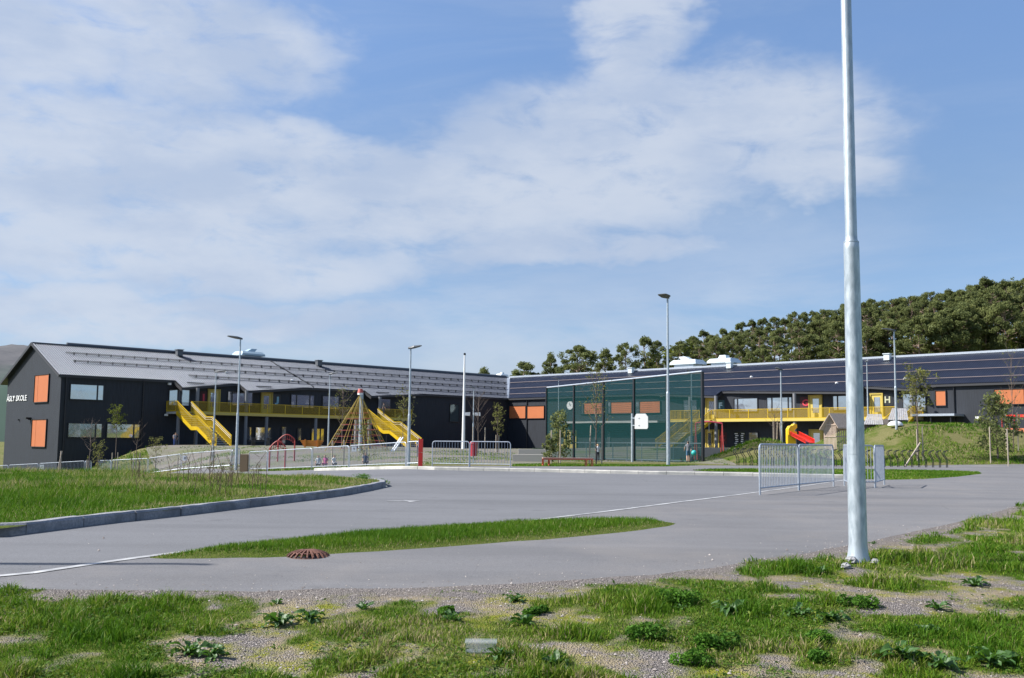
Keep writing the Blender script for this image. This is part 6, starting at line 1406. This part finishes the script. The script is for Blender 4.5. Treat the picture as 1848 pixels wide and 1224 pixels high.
for q in pxs_:
    Y = rgq.uniform(18, 24); g = gp(float(q), float(Y)); h = rgq.uniform(.25, .75) * (1.0 if abs(q - 247) > 8 else .9); m.tube([g, g + Vector((rgq.uniform(-.06, .06), 0, h * .6)), g + Vector((rgq.uniform(-.15, .15), 0, h))], [.007, .006, .003], 3, False)
    for _ in range(3): s = g + Z3 * h * rgq.uniform(.35, .9); m.tube([s, s + Vector((rgq.uniform(-.1, .1), 0, rgq.uniform(.04, .14)))], .0035, 3, False)
o = raw('dry_stalks', mesh(m, flat('dry_stalk', (.17, .11, .07), .9), name='dry_stalks')); o['kind'] = 'stuff'; o['label'] = 'thin dry brown stalks standing in the island grass'
# ------------------------------------------------------------ people
def person(px, Y, hgt, face, shirt, legs, label, pose='stand', hair=(.12, .07, .04), shorts=False, bag=None, ball=False, zoff=0.0, ground=None):
    b = gp(px, Y); b.z += zoff
    if ground is not None: b.z = ground
    h = hgt; sw = .035 * h if pose == 'stand' else .11 * h
    J = dict(pel=(0, 0, .52), chest=(0, .0, .72), neck=(0, 0, .83), head=(0, -.01, .89), crown=(0, 0, .965), ls=(-.10, 0, .80), rs=(.10, 0, .80), le=(-.135, .01, .64), re=(.135, .01, .64), lh=(-.14, -.05, .49), rh=(.14, -.05, .49),
             lhip=(-.05, 0, .50), rhip=(.05, 0, .50), lk=(-.055, -.01, .28), rk=(.055, -.01, .28), la=(-.055, .01, .05), ra=(.055, .01, .05), lt=(-.06, -.07, .02), rt=(.06, -.07, .02))
    if pose == 'walk': J.update(lk=(-.05, -.07, .29), la=(-.05, -.10, .05), lt=(-.05, -.17, .03), rk=(.05, .02, .27), ra=(.05, .13, .07), rt=(.05, .07, .02), lh=(-.13, .06, .50), rh=(.13, -.12, .52))
    if pose == 'crouch': J.update({k: (v[0], v[1], v[2] - .28) for k, v in J.items() if k not in ('lk', 'rk', 'la', 'ra', 'lt', 'rt')}); J.update(lk=(-.09, -.17, .27), rk=(.09, -.17, .27)); J['head'] = (0, -.06, .60); J['crown'] = (0, -.08, .67)
    if ball: J.update(re=(.15, -.02, .66), rh=(.17, -.10, .56))
    if pose == 'lean': J.update(chest=(.0, -.06, .71), neck=(0, -.09, .81), head=(0, -.13, .87), crown=(0, -.14, .945))
    E = [('pel', 'chest'), ('chest', 'neck'), ('neck', 'head'), ('head', 'crown'), ('chest', 'ls'), ('chest', 'rs'), ('ls', 'le'), ('rs', 're'), ('le', 'lh'), ('re', 'rh'), ('pel', 'lhip'), ('pel', 'rhip'), ('lhip', 'lk'), ('rhip', 'rk'), ('lk', 'la'), ('rk', 'ra'), ('la', 'lt'), ('ra', 'rt')]
    Rr = dict(pel=.075, chest=.078, neck=.034, head=.058, crown=.045, ls=.042, rs=.042, le=.027, re=.027, lh=.018, rh=.018, lhip=.052, rhip=.052, lk=.037, rk=.037, la=.024, ra=.024, lt=.022, rt=.022)
    ks = list(J); me = bpy.data.meshes.new('body'); me.from_pydata([tuple(c * h for c in J[k]) for k in ks], [(ks.index(a), ks.index(c)) for a, c in E], [])
    ob = bpy.data.objects.new('tmp', me); COL.objects.link(ob); sk = ob.modifiers.new('s', 'SKIN'); ob.modifiers.new('d', 'SUBSURF').levels = 1
    for i, k in enumerate(ks): me.skin_vertices[0].data[i].radius = (Rr[k] * h, Rr[k] * h); me.skin_vertices[0].data[i].use_root = (k == 'pel')
    bpy.context.view_layer.update(); bm_ = bpy.data.meshes.new_from_object(ob.evaluated_get(bpy.context.evaluated_depsgraph_get())); bpy.data.objects.remove(ob)
    bm_.materials.clear()
    for m_ in (Mt['skin'], flat('cloth_%d%d%d' % tuple(int(c * 99) for c in shirt), shirt, .9), flat('cloth_%d%d%d' % tuple(int(c * 99) for c in legs), legs, .9), flat('shoe', (.04, .04, .05))): bm_.materials.append(m_)
    dz = -.28 if pose == 'crouch' else 0
    for p in bm_.polygons:
        c = p.center / h; z = c.z; up = z - dz
        if z < .055: mi = 3
        elif up < .54 and abs(c.x) < .115 + (.2 if pose == 'crouch' else 0): mi = 0 if (shorts and z < .30) else 2
        elif up > .845 - (.05 if pose == 'lean' else 0): mi = 0
        elif abs(c.x) > .115 and up < .68: mi = 0
        else: mi = 1
        p.material_index = mi; p.use_smooth = True
    th = thing('person', label, 'person', tuple(b)); o = raw('body', bm_, th); BASE[o] = b; th.rotation_euler = (0, 0, face)
    hd = Vector(J['head']) * h; cr = Vector(J['crown']) * h; m = MB(); m.rock((hd.x, hd.y + .018 * h, hd.z + .035 * h), .062 * h, seed=8, flat=1.0); hr = raw('hair', mesh(m, flat('hair_%d' % int(hair[0] * 999), hair, .8), smooth=True, name='hair'), th); BASE[hr] = b
    m = MB(); m.rock((hd.x, hd.y - .062 * h, hd.z + .005 * h), .010 * h, seed=2); ns = raw('nose', mesh(m, Mt['skin'], name='nose'), th)
    for s in (-1, 1):
        m = MB(); m.rock((hd.x + s * .022 * h, hd.y - .055 * h, hd.z + .018 * h), .006 * h, seed=2); raw('eye', mesh(m, Mt['black'], name='eye'), th)
        hn = Vector(J['lh' if s < 0 else 'rh']) * h; m = MB()
        for f in range(4): m.tube([hn + Vector(((f - 1.5) * .009 * h, 0, 0)), hn + Vector(((f - 1.5) * .010 * h, -.008 * h, -.03 * h)), hn + Vector(((f - 1.5) * .010 * h, -.018 * h, -.05 * h))], .004 * h, 4)
        m.tube([hn, hn + Vector((-s * .018 * h, -.018 * h, -.022 * h))], .005 * h, 4); raw('hand', mesh(m, Mt['skin'], name='hand'), th)
    return th, b
th, b = person(1242, 64.6, 1.32, 3.0, (.16, .17, .19), (.06, .13, .22), 'child in grey shirt and blue shorts seen from behind on the court', 'walk', (.07, .05, .04), shorts=True, ball=True)
c = at(1252.5, 817.5, 64.4); m = MB()
vs = [c + Vector((.17 * math.cos(a) * math.cos(e), .17 * math.sin(a) * math.cos(e), .17 * math.sin(e))) for e in np.linspace(-1.5, 1.5, 9) for a in np.linspace(0, 2 * math.pi, 13)[:-1]]
m.add(vs, [(j * 12 + i, j * 12 + (i + 1) % 12, j * 12 + 12 + (i + 1) % 12, j * 12 + 12 + i) for j in range(8) for i in range(12)]); solo('ball', m, Mt['turq'], 'turquoise ball held by the child on the court', 'ball', tuple(c), None, True)
person(1079, 66, 1.12, .4, (.55, .56, .58), (.02, .025, .04), 'fair child in white top and dark shorts seen through the net', 'stand', (.42, .27, .13))
person(314, 98, 1.25, 1.3, (.30, .32, .38), (.13, .20, .50), 'child in light top and blue jeans leaning forward by the left column', 'lean', (.2, .12, .07), ground=F1)
person(319.5, 99, 1.15, -1.0, (.03, .03, .035), (.03, .03, .035), 'dark-clad child right behind the one in blue jeans', 'stand', ground=F1)
person(574, 57.5, 1.05, .2, (.50, .52, .55), (.05, .05, .06), 'child in white top crouching behind the barrier, leftmost of the playing children', 'crouch')
person(587, 57, 1.05, -.4, (.42, .08, .22), (.20, .05, .14), 'child in pink crouching behind the barrier', 'crouch', (.25, .14, .07))
person(602, 56.5, 1.0, .9, (.62, .62, .64), (.05, .05, .07), 'child in pale jacket crouching right of the pink one', 'crouch')
person(659, 55.5, 1.05, .3, (.03, .04, .10), (.02, .02, .03), 'child in dark blue crouching behind the long barrier', 'crouch')
person(756, 70, 1.3, .3, (.20, .30, .48), (.04, .04, .06), 'child in a blue top behind the short barrier at the red pillar', 'stand')
person(691, 108.5, 1.3, 2.5, (.03, .03, .03), (.03, .03, .04), 'dark figure standing on the gallery at the second stair', 'stand', ground=F2)
print('all', round(time.time() - T00, 1), len(bpy.data.objects))
